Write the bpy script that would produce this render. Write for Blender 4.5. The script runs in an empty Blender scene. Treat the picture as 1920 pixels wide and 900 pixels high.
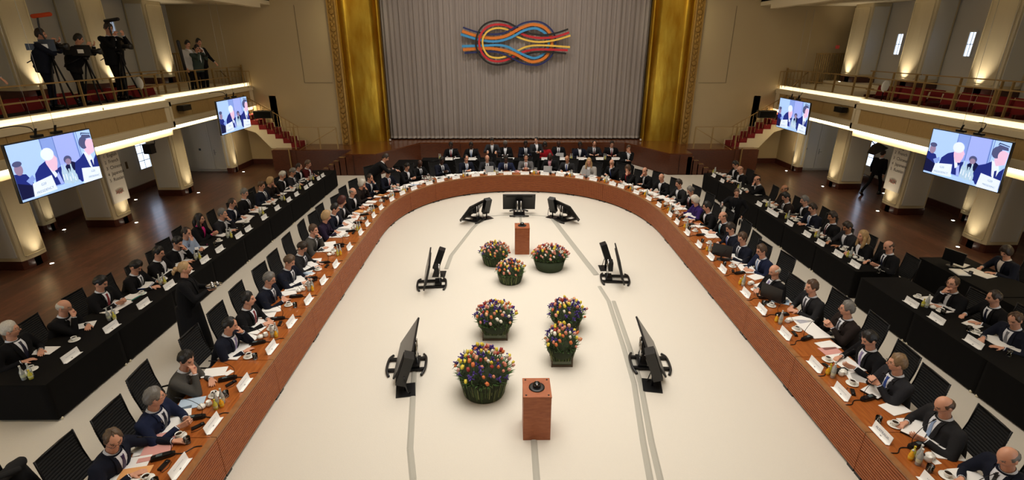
import bpy, math, random
import numpy as np
from mathutils import Vector, Matrix
from mathutils.bvhtree import BVHTree
random.seed(7); np.random.seed(7)
S = bpy.context.scene
COL = S.collection
D = bpy.data
R = math.radians

# ------------------------------------------------------------------ camera
cam_d = D.cameras.new('camera'); cam = D.objects.new('camera', cam_d); COL.objects.link(cam)
cam_d.sensor_width = 36; cam_d.lens = 17.703; cam_d.clip_start = 0.1; cam_d.clip_end = 200
cam.matrix_world = (Matrix.Translation((-0.593, 0, 6.8)) @ Matrix.Rotation(R(-0.679), 4, 'Z')
                    @ Matrix.Rotation(R(90 - 21.223), 4, 'X') @ Matrix.Rotation(R(0.06), 4, 'Z'))
S.camera = cam
# ------------------------------------------------------------------ world, exposure
S.view_settings.view_transform = 'Standard'; S.view_settings.look = 'None'
S.view_settings.gamma = 1; S.view_settings.use_curve_mapping = False
S.view_settings.exposure = 0.0
W = D.worlds.new('world'); S.world = W; W.use_nodes = True
W.node_tree.nodes['Background'].inputs[0].default_value = (0.75, 0.8, 1.0, 1)
W.node_tree.nodes['Background'].inputs[1].default_value = 0.02
S.cycles.max_bounces = 5; S.cycles.diffuse_bounces = 3; S.cycles.glossy_bounces = 3
S.cycles.transmission_bounces = 4; S.cycles.transparent_max_bounces = 6
S.cycles.caustics_reflective = False; S.cycles.caustics_refractive = False
S.cycles.sample_clamp_indirect = 4.0
S.cycles.use_denoising = True

def srgb(c):
    if isinstance(c, str):
        c = [int(c[i:i + 2], 16) / 255 for i in (0, 2, 4)]
    return tuple(x / 12.92 if x <= 0.04045 else ((x + 0.055) / 1.055) ** 2.4 for x in c)

def light(kind, name, loc, energy, color=(1, 1, 1), target=None, size=1, size_y=None, spread=None, angle=60, blend=1, radius=.05):
    l = D.lights.new(name, kind); o = D.objects.new(name, l); COL.objects.link(o)
    l.energy = energy; l.color = color; o.location = loc
    if kind == 'AREA':
        l.shape = 'RECTANGLE'; l.size = size; l.size_y = size_y or size
        if spread: l.spread = R(spread)
    if kind == 'SPOT':
        l.spot_size = R(angle); l.spot_blend = blend; l.shadow_soft_size = radius
    if target is not None:
        o.rotation_euler = (Vector(target) - Vector(loc)).to_track_quat('-Z', 'Y').to_euler()
    return o
WARM = (1.0, 0.86, 0.68)
NEUT = (1.0, 0.97, 0.93)
# ceiling fixtures over the conference floor
light('AREA', 'ceiling_light_near', (0, 8.5, 11.6), 400, NEUT, (0, 8.5, 0), 9, 8, 100)
light('AREA', 'ceiling_light_far', (0, 17.5, 11.6), 390, NEUT, (0, 17.5, 0), 9, 8, 100)
light('AREA', 'ceiling_light_stage', (0, 26.0, 11.6), 230, NEUT, (0, 26.5, 0), 9, 3, 100)
light('AREA', 'ceiling_light_wide', (0, 15, 11.9), 1200, WARM, (0, 15, 0), 20, 28, 180)
light('AREA', 'curtain_light', (0, 27.0, 11.4), 110, (1, 0.93, 0.9), (0, 32, 6.5), 12, .6, 120)

COOL = (.78, .88, 1.0)
for sx in (-1, 1):
    light('AREA', 'rear_cool_fill', (sx * 16.2, -4.6, 1.9), 330, COOL, (sx * 16.6, 12, 1.6), 4.5, 2.6)  # added cool fill from behind the camera to lighten the column fronts
    light('AREA', 'balcony_cool_fill', (sx * 17.2, -4.6, 6.8), 160, COOL, (sx * 17.6, 12, 6.6), 3, 2.2)  # same added fill at balcony height
    light('SPOT', 'gold_fill_spot', (sx * 5.5, 25.5, 11.4), 620, (1, .9, .6), (sx * 9.2, 31.2, 8.0), angle=38, radius=.3)  # added spot that brightens the upper gold reveal
    light('SPOT', 'gold_fill_spot_low', (sx * 4.0, 24.5, 11.4), 300, (1, .92, .7), (sx * 8.8, 31.2, 2.5), angle=30, radius=.3)  # second added spot, aimed low on the gold
# ------------------------------------------------------------------ materials
def base_mat(name):
    m = D.materials.new(name); m.use_nodes = True
    return m, m.node_tree.nodes, m.node_tree.links, m.node_tree.nodes['Principled BSDF']
_M = {}
def mat(name, col, rough=0.6, metal=0.0, trans=0.0, emit=None, estr=0, spec=None, noise=0, bump=0, scale=40, coat=0):
    if name in _M: return _M[name]
    m, N, L, b = base_mat(name)
    c = srgb(col); b.inputs['Base Color'].default_value = (*c, 1)
    b.inputs['Roughness'].default_value = rough; b.inputs['Metallic'].default_value = metal
    if trans: b.inputs['Transmission Weight'].default_value = trans
    if spec is not None: b.inputs['Specular IOR Level'].default_value = spec
    if coat: b.inputs['Coat Weight'].default_value = coat
    if emit: b.inputs['Emission Color'].default_value = (*srgb(emit), 1); b.inputs['Emission Strength'].default_value = estr
    if noise or bump:
        t = N.new('ShaderNodeTexCoord'); n = N.new('ShaderNodeTexNoise'); n.inputs['Scale'].default_value = scale
        n.inputs['Detail'].default_value = 3
        L.new(t.outputs['Object'], n.inputs['Vector'])
        if noise:
            r = N.new('ShaderNodeMapRange'); r.inputs['To Min'].default_value = 1 - noise; r.inputs['To Max'].default_value = 1 + noise
            L.new(n.outputs['Fac'], r.inputs['Value'])
            mx = N.new('ShaderNodeVectorMath'); mx.operation = 'SCALE'; mx.inputs[0].default_value = c
            L.new(r.outputs[0], mx.inputs['Scale']); L.new(mx.outputs[0], b.inputs['Base Color'])
        if bump:
            bp = N.new('ShaderNodeBump'); bp.inputs['Strength'].default_value = bump; bp.inputs['Distance'].default_value = .01
            L.new(n.outputs['Fac'], bp.inputs['Height']); L.new(bp.outputs[0], b.inputs['Normal'])
    _M[name] = m; return m

def wood(name, c1, c2, scale=(1, 12, 12), rough=0.4, coat=0.0, plank=None):
    if name in _M: return _M[name]
    m, N, L, b = base_mat(name)
    t = N.new('ShaderNodeTexCoord'); mp = N.new('ShaderNodeMapping'); mp.inputs['Scale'].default_value = scale
    n = N.new('ShaderNodeTexNoise'); n.inputs['Scale'].default_value = 2.0; n.inputs['Detail'].default_value = 6; n.inputs['Distortion'].default_value = .6
    L.new(t.outputs['Object'], mp.inputs[0]); L.new(mp.outputs[0], n.inputs['Vector'])
    cr = N.new('ShaderNodeValToRGB'); e = cr.color_ramp.elements
    e[0].position = .3; e[0].color = (*srgb(c1), 1); e[1].position = .7; e[1].color = (*srgb(c2), 1)
    L.new(n.outputs['Fac'], cr.inputs[0])
    out = cr.outputs[0]
    if plank:
        br = N.new('ShaderNodeTexBrick'); br.inputs['Scale'].default_value = 1
        br.inputs['Brick Width'].default_value = plank[0]; br.inputs['Row Height'].default_value = plank[1]
        br.inputs['Mortar Size'].default_value = plank[2]; br.inputs['Mortar Smooth'].default_value = .1
        br.inputs['Color1'].default_value = (.65, .65, .65, 1); br.inputs['Color2'].default_value = (1.25, 1.2, 1.15, 1)
        br.inputs['Mortar'].default_value = (.45, .45, .45, 1)
        mp2 = N.new('ShaderNodeMapping'); mp2.inputs['Rotation'].default_value = (0, 0, plank[3])
        L.new(t.outputs['Object'], mp2.inputs[0]); L.new(mp2.outputs[0], br.inputs['Vector'])
        mx = N.new('ShaderNodeMix'); mx.data_type = 'RGBA'; mx.blend_type = 'MULTIPLY'; mx.inputs[0].default_value = 1
        L.new(out, mx.inputs[6]); L.new(br.outputs[0], mx.inputs[7]); out = mx.outputs[2]
    L.new(out, b.inputs['Base Color']); b.inputs['Roughness'].default_value = rough
    b.inputs['Coat Weight'].default_value = coat; b.inputs['Coat Roughness'].default_value = .15
    _M[name] = m; return m

M_CARPET = mat('cream_carpet', 'D4CDC0', .95, noise=.03, bump=.2, scale=60, spec=.1)
M_WOODTOP = wood('cherry_worktop', '8A4418', 'B0652C', (14, 1.2, 4), .28, .35)
M_PANEL = wood('cherry_panel', '8C4620', 'A65E30', (3, 3, 22), .5)
M_EDGE = wood('cherry_edge', '8A5A32', '9C6A3E', (4, 4, 4), .4)
M_STAGE = wood('stage_wood', '4A2410', '5E3018', (4, 4, 14), .35, .2)
M_STAGETOP = wood('stage_top_wood', '5A2E16', '70401F', (2, 14, 2), .25, .3)
M_FLOOR = wood('walnut_parquet', '452A20', '664434', (14, 2, 2), .3, .25, (1.6, .16, .006, R(90)))
M_LECT = wood('lectern_wood', '8E4A26', 'A45C34', (3, 3, 12), .45)
M_WALL = mat('beige_wall', 'BCA880', .8, noise=.03, scale=.8)
M_WALLC = mat('pale_cream_panel', 'C9C6BE', .6)
M_PILASTER = mat('satin_cream_paint', 'D6C8A4', .38)
M_WHITE = mat('white_paint', 'D9D8D2', .5)
M_CREAM = mat('cream_moulding', 'E0D2B0', .5)
M_FASCIA = wood('woven_gold_panel', 'A88A55', 'B99A62', (30, 30, 3), .5)
M_PLINTH = wood('dark_red_plinth', '3E1A10', '4E2416', (3, 3, 10), .35, .3)
M_BRONZE = mat('bronze_rail', 'A08452', .4, .45)
M_BLACK = mat('black_plastic', '101011', .35)
M_BLACKM = mat('black_metal', '18181A', .35, .6)
M_CLOTH = mat('black_tablecloth', '0C0B0B', .9, spec=.15)
M_SEATFAB = mat('black_mesh_fabric', '0B0B0C', .75)
M_CHROME = mat('polished_aluminium', 'C8C8C8', .2, 1)
M_STEEL = mat('brushed_steel', 'A8A8A4', .35, .9)
M_PAPER = mat('white_paper', 'F4F2EE', .8)
M_CARD = mat('white_card', 'F6F5F2', .6)
M_INK = mat('grey_ink', '8A8A8E', .8)
M_PORC = mat('white_porcelain', 'F2F0E8', .2)
M_COFFEE = mat('black_coffee', '1A0C06', .1)
M_GLASS = mat('clear_glass', 'F4FAF8', .03, trans=1)
M_JUICE = mat('orange_juice', 'E8A818', .2)
M_JUICE2 = mat('apple_juice', 'C8C048', .2)
M_WATER = mat('bottle_glass', 'EEF4F0', .08, trans=.6)
M_RED = mat('red_upholstery', '7A0C10', .85)
M_GREY = mat('grey_cable_tape', 'A8A498', .8)
M_LED = mat('warm_led_strip', 'FFE9B8', .5, emit='FFE9B8', estr=1.5)
M_SPOTLIT = mat('floor_uplight_lens', 'FFF4D8', .3, emit='FFF6E0', estr=12)
M_DAY = mat('daylight_pane', 'CFE2FF', .3, emit='CFE2FF', estr=2.2)
M_DAY2 = mat('dim_daylight_pane', 'B8C8DC', .3, emit='B8CCE8', estr=.5)

def gold_mat():
    m, N, L, b = base_mat('polished_brass_leaf')
    t = N.new('ShaderNodeTexCoord'); mp = N.new('ShaderNodeMapping'); mp.inputs['Scale'].default_value = (1.2, 1.2, .35)
    n = N.new('ShaderNodeTexNoise'); n.inputs['Scale'].default_value = 2.2; n.inputs['Detail'].default_value = 4
    L.new(t.outputs['Object'], mp.inputs[0]); L.new(mp.outputs[0], n.inputs['Vector'])
    cr = N.new('ShaderNodeValToRGB'); e = cr.color_ramp.elements
    e[0].position = .3; e[0].color = (*srgb('A87A1C'), 1); e[1].position = .75; e[1].color = (*srgb('C4A038'), 1)
    L.new(n.outputs['Fac'], cr.inputs[0]); L.new(cr.outputs[0], b.inputs['Base Color'])
    b.inputs['Metallic'].default_value = .9; b.inputs['Roughness'].default_value = .3
    bp = N.new('ShaderNodeBump'); bp.inputs['Strength'].default_value = .25; bp.inputs['Distance'].default_value = .05
    L.new(n.outputs['Fac'], bp.inputs['Height']); L.new(bp.outputs[0], b.inputs['Normal'])
    return m
M_GOLD = gold_mat()
M_ORN = mat('carved_gilt_frame', '9A7430', .5, .35, noise=.25, bump=.6, scale=9)

def curtain_mat():
    m, N, L, b = base_mat('pleated_grey_curtain')
    b.inputs['Base Color'].default_value = (*srgb('9A9088'), 1); b.inputs['Roughness'].default_value = .85
    return m
M_CURTAIN = curtain_mat()

# ------------------------------------------------------------------ mesh builder
class MB:
    def __init__(s): s.v = []; s.f = []; s.m = []; s.sm = []
    def add(s, vs, fs, mi=0, sm=False):
        o = len(s.v); s.v += [tuple(map(float, v)) for v in vs]
        s.f += [tuple(i + o for i in f) for f in fs]; s.m += [mi] * len(fs); s.sm += [sm] * len(fs); return s
    def box(s, a, b, mi=0):
        x0, y0, z0 = a; x1, y1, z1 = b
        if x0 > x1: x0, x1 = x1, x0
        if y0 > y1: y0, y1 = y1, y0
        if z0 > z1: z0, z1 = z1, z0
        return s.add([(x0, y0, z0), (x1, y0, z0), (x1, y1, z0), (x0, y1, z0), (x0, y0, z1), (x1, y0, z1), (x1, y1, z1), (x0, y1, z1)],
                     [(0, 3, 2, 1), (4, 5, 6, 7), (0, 1, 5, 4), (1, 2, 6, 5), (2, 3, 7, 6), (3, 0, 4, 7)], mi)
    def obox(s, c, ax, ay, az, mi=0):     # oriented box: centre and half-axis vectors
        c, ax, ay, az = map(Vector, (c, ax, ay, az)); vs = []
        for k in (-1, 1):
            for (i, j) in ((-1, -1), (1, -1), (1, 1), (-1, 1)): vs.append(c + ax * i + ay * j + az * k)
        return s.add(vs, [(0, 3, 2, 1), (4, 5, 6, 7), (0, 1, 5, 4), (1, 2, 6, 5), (2, 3, 7, 6), (3, 0, 4, 7)], mi)
    def tube(s, pts, r, n=8, mi=0, cap=True, sm=True):
        pts = [Vector(p) for p in pts]; rs = r if isinstance(r, (list, tuple)) else [r] * len(pts)
        ref = None; vs = []; fs = []
        for i, p in enumerate(pts):
            t = (pts[min(i + 1, len(pts) - 1)] - pts[max(i - 1, 0)]).normalized()
            if ref is None: ref = Vector((0, 0, 1)) if abs(t.z) < .9 else Vector((1, 0, 0))
            a = t.cross(ref).normalized(); b = t.cross(a).normalized(); ref = -b if False else a.cross(t) * 1
            for k in range(n):
                an = 2 * math.pi * k / n; vs.append(p + (a * math.cos(an) + b * math.sin(an)) * rs[i])
        for i in range(len(pts) - 1):
            for k in range(n):
                fs.append((i * n + k, i * n + (k + 1) % n, (i + 1) * n + (k + 1) % n, (i + 1) * n + k))
        if cap:
            fs.append(tuple(range(n))[::-1]); fs.append(tuple((len(pts) - 1) * n + k for k in range(n)))
        return s.add(vs, fs, mi, sm)
    def lathe(s, prof, n=16, c=(0, 0, 0), mi=0, sm=True, cap=True):
        vs = []; fs = []
        for (r, z) in prof:
            for k in range(n):
                an = 2 * math.pi * k / n; vs.append((c[0] + r * math.cos(an), c[1] + r * math.sin(an), c[2] + z))
        for i in range(len(prof) - 1):
            for k in range(n): fs.append((i * n + k, i * n + (k + 1) % n, (i + 1) * n + (k + 1) % n, (i + 1) * n + k))
        if cap:
            if prof[0][0] > 1e-4: fs.append(tuple(range(n))[::-1])
            if prof[-1][0] > 1e-4: fs.append(tuple((len(prof) - 1) * n + k for k in range(n)))
        return s.add(vs, fs, mi, sm)
    def ell(s, c, r, n=12, m=8, mi=0, M=None):
        vs = []; fs = []; c = Vector(c)
        for i in range(m + 1):
            ph = math.pi * i / m - math.pi / 2
            for k in range(n):
                th = 2 * math.pi * k / n
                p = Vector((r[0] * math.cos(ph) * math.cos(th), r[1] * math.cos(ph) * math.sin(th), r[2] * math.sin(ph)))
                if M is not None: p = M @ p
                vs.append(c + p)
        for i in range(m):
            for k in range(n): fs.append((i * n + k, i * n + (k + 1) % n, (i + 1) * n + (k + 1) % n, (i + 1) * n + k))
        return s.add(vs, fs, mi, True)
    def cap(s, a, b, ra, rb, n=10, mi=0):     # round cone
        a, b = Vector(a), Vector(b); t = (b - a); L = t.length
        if L < 1e-6: return s.ell(a, (ra,) * 3, mi=mi)
        t.normalize(); q = t.to_track_quat('Z', 'Y'); vs = []; fs = []; rings = []
        for i in range(4): an = R(-85 + i * 85 / 3); rings.append((ra * math.cos(an), ra * math.sin(an)))
        for i in range(4): an = R(i * 85 / 3); rings.append((rb * math.cos(an), L + rb * math.sin(an)))
        for (rr, z) in rings:
            for k in range(n):
                an = 2 * math.pi * k / n; vs.append(a + q @ Vector((rr * math.cos(an), rr * math.sin(an), z)))
        for i in range(len(rings) - 1):
            for k in range(n): fs.append((i * n + k, i * n + (k + 1) % n, (i + 1) * n + (k + 1) % n, (i + 1) * n + k))
        fs.append(tuple(range(n))[::-1]); fs.append(tuple((len(rings) - 1) * n + k for k in range(n)))
        return s.add(vs, fs, mi, True)
    def prism(s, poly, z0, z1, mi=0):      # polygon in xy extruded in z
        n = len(poly); vs = [(x, y, z0) for x, y in poly] + [(x, y, z1) for x, y in poly]
        return s.add(vs, [tuple(range(n))[::-1], tuple(range(n, 2 * n))] + [(i, (i + 1) % n, n + (i + 1) % n, n + i) for i in range(n)], mi)
    def sweep(s, prof, path, mi=0, closed=True, sm=False):
        # prof: list of (offset, z); path: list of (point(x,y), normal(x,y))
        vs = []; n = len(prof); fs = []
        for (p, nn) in path:
            for (o, z) in prof: vs.append((p[0] + nn[0] * o, p[1] + nn[1] * o, z))
        for i in range(len(path) - 1):
            for k in range(n if closed else n - 1):
                fs.append((i * n + k, i * n + (k + 1) % n, (i + 1) * n + (k + 1) % n, (i + 1) * n + k))
        if closed: fs.append(tuple(range(n))[::-1]); fs.append(tuple((len(path) - 1) * n + k for k in range(n)))
        return s.add(vs, fs, mi, sm)
    def mesh(s, name, mats):
        me = D.meshes.new(name); me.from_pydata(s.v, [], s.f)
        for m in (mats if isinstance(mats, (list, tuple)) else [mats]): me.materials.append(m)
        me.polygons.foreach_set('material_index', s.m); me.polygons.foreach_set('use_smooth', s.sm)
        me.validate(); me.update(); return me
    def build(s, name, mats, parent=None, loc=None, rz=0):
        return obj(name, s.mesh(name, mats), parent, loc, rz)

def obj(name, me, parent=None, loc=None, rz=0):
    o = D.objects.new(name, me); COL.objects.link(o)
    if parent is not None: o.parent = parent
    if loc is not None: o.location = loc
    if rz: o.rotation_euler[2] = rz
    return o
def tag(o, label=None, cat=None, group=None, kind=None):
    if label: o['label'] = label
    if cat: o['category'] = cat
    if group: o['group'] = group
    if kind: o['kind'] = kind
    return o
def empty(name, loc=(0, 0, 0), rz=0, label=None, cat=None, group=None):
    o = D.objects.new(name, None); COL.objects.link(o); o.location = loc; o.rotation_euler[2] = rz
    o.empty_display_size = .1
    return tag(o, label, cat, group)
def struct(o, label=None): o['kind'] = 'structure'; return tag(o, label)
def copy_tree(o, parent=None, loc=None, rz=None):
    c = o.copy(); COL.objects.link(c); c.parent = parent
    if loc is not None: c.location = loc
    if rz is not None: c.rotation_euler[2] = rz
    for ch in o.children: copy_tree(ch, c)
    return c
# ================================================================== room shell
b = MB(); b.box((-19.6, -5, -.25), (19.6, 33.2, 0)); struct(b.build('floor', M_FLOOR), 'dark brown parquet floor of the hall')
b2 = MB(); b2.prism([(-11.9, -4.9), (11.9, -4.9), (11.9, 27.45), (8.42, 27.45), (6.68, 30.9), (-5.83, 30.9), (-7.72, 27.45), (-11.9, 27.45)], .001, .012)
tag(b2.build('carpet', M_CARPET), 'large cream carpet covering the hall floor under the tables', 'carpet')
# outer walls
b = MB(); b.box((-19.6, -5.2, 0), (19.6, -5, 12)); struct(b.build('wall_back', M_WALL))
for sx, nm in ((-1, 'left'), (1, 'right')):
    b = MB(); b.box((sx * 18.75, -5, 0), (sx * 19.0, 28.6, 3.29)); struct(b.build('wall_' + nm, M_WALLC), 'cream wall behind the %s columns' % nm)
    b = MB(); b.box((sx * 19.2, -5, 4.4), (sx * 19.45, 30.5, 8.9)); struct(b.build('wall_' + nm + '_upper', M_WALLC), 'pale wall of the %s balcony' % nm)
    b = MB(); b.box((sx * 18.66, -5, 0), (sx * 18.749, 28.55, .3)); struct(b.build('baseboard_' + nm, M_PLINTH))
    # cross wall with double door, and end wall
    b = MB(); b.box((sx * 16.1, 28.6, 0), (sx * 18.75, 28.85, 3.29)); struct(b.build('wall_' + nm + '_cross', M_WHITE))
    b = MB(); b.box((sx * 16.0, 28.85, 0), (sx * 16.35, 30.49, 3.29)); struct(b.build('wall_' + nm + '_end', M_WALL))
    b = MB(); b.box((sx * 14.0, 30.5, 0), (sx * 18.7, 30.7, 4.0)); struct(b.build('wall_' + nm + '_rear', M_WALL))
    b = MB(); b.box((sx * 14.2, 30.45, 0), (sx * 15.99, 30.499, .3)); b.box((sx * 15.95, 28.7, 0), (sx * 15.999, 30.45, .3)); struct(b.build('baseboard_' + nm + '_rear', M_PLINTH))
    b = MB(); b.box((sx * 10.36, 30.5, 4.0), (sx * 19.45, 30.79, 9.0)); b.box((sx * 10.36, 30.5, 1.2), (sx * 14.4, 30.79, 4.0))
    struct(b.build('wall_' + nm + '_proscenium', M_WALL), 'plain beige wall beside the %s gilt frame' % nm)
    # white plaster panel outline on that wall
    b = MB()
    for (x0, z0, x1, z1) in ((10.6, 4.72, 12.2, 4.74), (12.19, 4.72, 12.21, 8.8)): b.box((sx * x0, 30.48, z0), (sx * x1, 30.499, z1))
    struct(b.build('trim_1' if sx < 0 else 'trim_2', mat('shadow_gap', '7A6A4C', .8)))
    # double door
    d = empty('door_1' if sx < 0 else 'door_2', (sx * 17.2, 28.58, 0)); d['kind'] = 'structure'
    b = MB(); b.box((-1.08, -.03, 0), (-1.0, .02, 2.95)); b.box((1.0, -.03, 0), (1.08, .02, 2.95)); b.box((-1.08, -.03, 2.87), (1.08, .02, 2.95)); b.build('door_frame', M_WHITE, d)
    for k in (-1, 1):
        b = MB(); b.box((k * .01, -.06, .12), (k * .98, 0, 2.86)); b.box((k * .12, -.068, .3), (k * .86, -.06, 2.7)); b.build('door_leaf', M_WHITE, d)
    b = MB(); b.box((.10, -.075, .95), (.15, -.06, 1.25)); b.tube([(.125, -.075, 1.1), (.125, -.12, 1.1), (.25, -.12, 1.1)], .012); b.build('door_handle', M_STEEL, d)
    b = MB(); b.box((-.72, -.075, 1.2), (-.6, -.06, 1.32)); b.build('door_sign', mat('grey_sign', '4A5A66', .5), d)
    # ceiling soffit
    b = MB(); b.box((sx * 13.5, -5, 8.8), (sx * 19.5, 30.5, 9.1)); b.box((sx * 13.5, -5, 8.6), (sx * 13.9, 29.3, 8.8)); struct(b.build('ceiling_' + nm, M_CREAM))
    b = MB(); b.box((sx * 13.5, -5, 9.0), (sx * 13.7, 30.6, 12.0)); struct(b.build('wall_' + nm + '_clerestory', M_WALL))
b = MB(); b.box((-13.6, -5, 12.0), (13.6, 33.2, 12.2)); struct(b.build('ceiling', M_CREAM))
for k in (-1, 1):
    b = MB(); b.box((k * 10.42, 30.5, 9.0), (k * 13.6, 30.7, 12.0)); struct(b.build('wall_front_' + ('left' if k < 0 else 'right'), M_WALL))
b = MB(); b.box((-10.4, 33.0, 0), (10.4, 33.2, 12)); struct(b.build('wall_stage_rear', mat('dark_backstage', '1A1210', .9)))

# ---------------------------------------------------------------- stage
st = empty('stage_platform', (0, 0, 0)); st['kind'] = 'structure'; tag(st, 'raised dark wood stage platform below the curtain')
poly = [(-13.9, 28.75), (-11.35, 28.75), (-9.4, 28.75), (-9.4, 27.5), (-7.75, 27.5), (-5.85, 30.95), (6.7, 30.95), (8.45, 27.5), (9.7, 27.5), (9.7, 28.75), (13.9, 28.75), (13.9, 30.78), (10.4, 30.78), (10.4, 32.9), (-10.4, 32.9), (-10.4, 30.78), (-13.9, 30.78)]
b = MB(); b.prism(poly, 0, 1.14); b.build('stage_front', M_STAGE, st)
b = MB(); b.prism(poly, 1.14, 1.2); b.build('stage_deck', M_STAGETOP, st)
b = MB(); b.box((-6.0, 30.9, .1), (-5.98, 30.94, 1.1)); 
for x in (-9.0, -3.4, -1.0, 1.6, 4.1, 9.0): b.box((x, 30.92 if abs(x) < 8 else 27.47, .05), (x + .02, 30.95 if abs(x) < 8 else 27.5, 1.12))
b.build('panel_joint', mat('joint_dark', '2A1208', .7), st)
for sx, nm in ((-1, 'left'), (1, 'right')):
    t = empty('stage_steps', (sx * 10.5, 28.1, 0)); tag(t, 'five brown steps from the floor up to the stage, %s side' % nm, 'steps')
    for i in range(5):
        z = 1.0 - i * .2; x0 = sx * (-1.05 + i * .3) ; x1 = x0 + sx * .36
        b = MB(); b.box((min(x0, x1), -.6, 0), (max(x0, x1), .6, z)); b.build('tread', M_STAGE, t)
        b = MB(); b.box((min(x0, x1) + .02, -.6, z), (max(x0, x1) - .02, -.45, z + .012)); b.build('tread_nosing', M_BRONZE, t)
        b = MB(); b.lathe([(.05, 0), (.05, .03), (.02, .05)], 10, (x0 + sx * .18, .5, z)); b.build('step_light', M_BLACK, t)
    # landing railing
    t = empty('stage_railing', (sx * 10.2, 28.9, 1.2)); tag(t, 'bronze railing along the stage landing, %s side' % nm, 'railing')
    b = MB(); b.box((sx * 0 - .02, -.03, 1.22), (sx * 2.75 + .02, .0, 1.26)); b.build('handrail', M_BRONZE, t)
    for x in (0, 1.0, 2.4): b = MB(); b.box((sx * x - .035, -.03, 0), (sx * x + .035, .0, 1.22)); b.build('post', M_BRONZE, t)
    b = MB(); b.tube([(sx * .05, -.02, 1.15), (sx * 2.1, -.3, .0)], .02); b.build('brace', M_BRONZE, t)
    b = MB(); b.box((sx * 2.7 - .03, -.36, -1.18), (sx * 2.7 + .03, -.3, .1)); b.build('lower_post', M_BRONZE, t)
    # staircase up to balcony
    t = empty('staircase', (sx * 12.6, 29.3, 1.2)); tag(t, 'white staircase with dark red carpeted steps, %s side' % nm, 'staircase')
    n = 7; dx = .42; dz = .26
    b = MB(); pl = [(0, 0)]
    for i in range(n): pl += [(i * dx, (i + 1) * dz), ((i + 1) * dx, (i + 1) * dz)]
    pl += [(n * dx, n * dz - .75), (n * dx - .6, n * dz - .95), (1.5, 0 - .05), (1.45, -1.18 + 0 * 1), (1.40, -1.18), (1.35, 0)]
    pl = [(0, -.02)] + pl[1:-4] + [(1.6, -.02)]
    vs = [(sx * x, y, z) for y in (0, 1.15) for x, z in pl]; m = len(pl)
    b.add(vs, [tuple(range(m)), tuple(range(m, 2 * m))[::-1]] + [(i, (i + 1) % m, m + (i + 1) % m, m + i) for i in range(m)]); b.build('stringer', M_CREAM, t)
    for i in range(n):
        b = MB(); b.box((sx * (i * dx - .03), -.02, (i) * dz + .01), (sx * ((i + 1) * dx), .9, (i + 1) * dz + .02)); 
        b.box((sx * (i * dx + .0), -.05, (i) * dz + .06), (sx * ((i + .55) * dx), -.015, (i + 1) * dz + .02)); b.build('carpeted_step', M_RED, t)
    b = MB(); b.obox((sx * (n * dx / 2 - .05), -.06, n * dz / 2 + 1.28), (sx * (n * dx / 2 + .15), 0, n * dz / 2 + .09), (0, .02, 0), (0, 0, .022)); b.build('handrail', M_BRONZE, t)
    for i in range(2 * n + 1):
        x = i * dx / 2 - .1; z = i * dz / 2
        b = MB(); b.box((sx * x - .012, -.07, z + .1), (sx * x + .012, -.045, z + 1.28)); b.build('baluster', M_BRONZE, t)
    # dark base wall under landing
    b = MB(); b.box((sx * 12.6, 28.7, 0), (sx * 13.95, 28.74, 1.17)); b.build('dark_side_panel', M_STAGE, st)
    b = MB(); b.box((sx * 14.0, 29.35, 0), (sx * 14.2, 30.45, 1.2)); b.build('under_stair_wall', M_WALL, st)

# gilt frame and gold reveal
for sx, nm in ((-1, 'left'), (1, 'right')):
    t = empty('proscenium_frame', (sx * 10.15, 30.45, 1.2)); tag(t, 'carved gilt vertical frame strip on the %s of the stage' % nm, 'frame')
    b = MB(); b.box((-.22, -.1, 0), (.22, .15, 10.7)); b.build('backing', M_ORN, t)
    b = MB()
    for i in range(36):
        z = .18 + i * .295
        if i % 3 == 0:
            b.lathe([(.13, 0), (.15, .03), (.11, .05), (.06, .03), (0.02, .05)], 10, (0, 0, 0))
            k = len(b.v) - 50
            for q in range(k, len(b.v)): x, y, zz = b.v[q]; b.v[q] = (x, -.1 - zz, z + y)
        else:
            b.ell((-.05, -.11, z - .05), (.09, .035, .12), 8, 5); b.ell((.06, -.11, z + .05), (.07, .035, .11), 8, 5)
    b.build('carved_ornament', M_ORN, t)
    b = MB(); b.box((-sx * .22, -.17, 0), (-sx * .28, .1, 10.7)); b.box((sx * .2, -.12, 0), (sx * .23, .1, 10.7)); b.build('edge_bead', mat('gilt_bead', 'B89048', .4, .5), t)
    prof = [(9.87, 30.4), (9.8, 30.8), (9.7, 31.1)] + [(9.55 - .25 * math.cos(R(a)), 31.1 + .32 * math.sin(R(a))) for a in (0, 20, 40, 60, 75, 90)] + [(9.1, 31.35), (8.6, 31.42), (8.0, 31.48), (7.86, 31.5), (7.86, 32.3), (10.0, 32.3), (10.0, 30.4)]
    prof = [(9.87, 30.62), (9.87, 30.75)] + [(9.57 + .3 * math.cos(R(a)), 30.95 + .35 * math.sin(R(a))) for a in (0, 15, 30, 45, 60, 75)] + [(9.5, 31.32), (9.0, 31.42), (8.4, 31.47), (8.0, 31.48), (7.98, 31.42), (7.86, 31.42), (7.86, 32.3), (10.0, 32.3), (10.0, 30.62)]
    b = MB(); n = len(prof); vs = [(sx * x, y, z) for z in (1.2, 11.9) for x, y in prof]
    b.add(vs, [(i, (i + 1) % n, n + (i + 1) % n, n + i) for i in range(n)], 0, True)
    o = b.build('gold_reveal', M_GOLD); tag(o, 'tall polished gold panel between curtain and gilt frame, %s side' % nm, 'wall panel')
    b = MB(); b.box((-.05, -.03, 0), (.05, .03, .1)); o = b.build('stage_socket_box', M_WHITE, None, (sx * 7.75, 31.3, 1.25)); tag(o, 'tiny white box on the stage edge at the %s curtain end' % nm, 'box')
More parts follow.
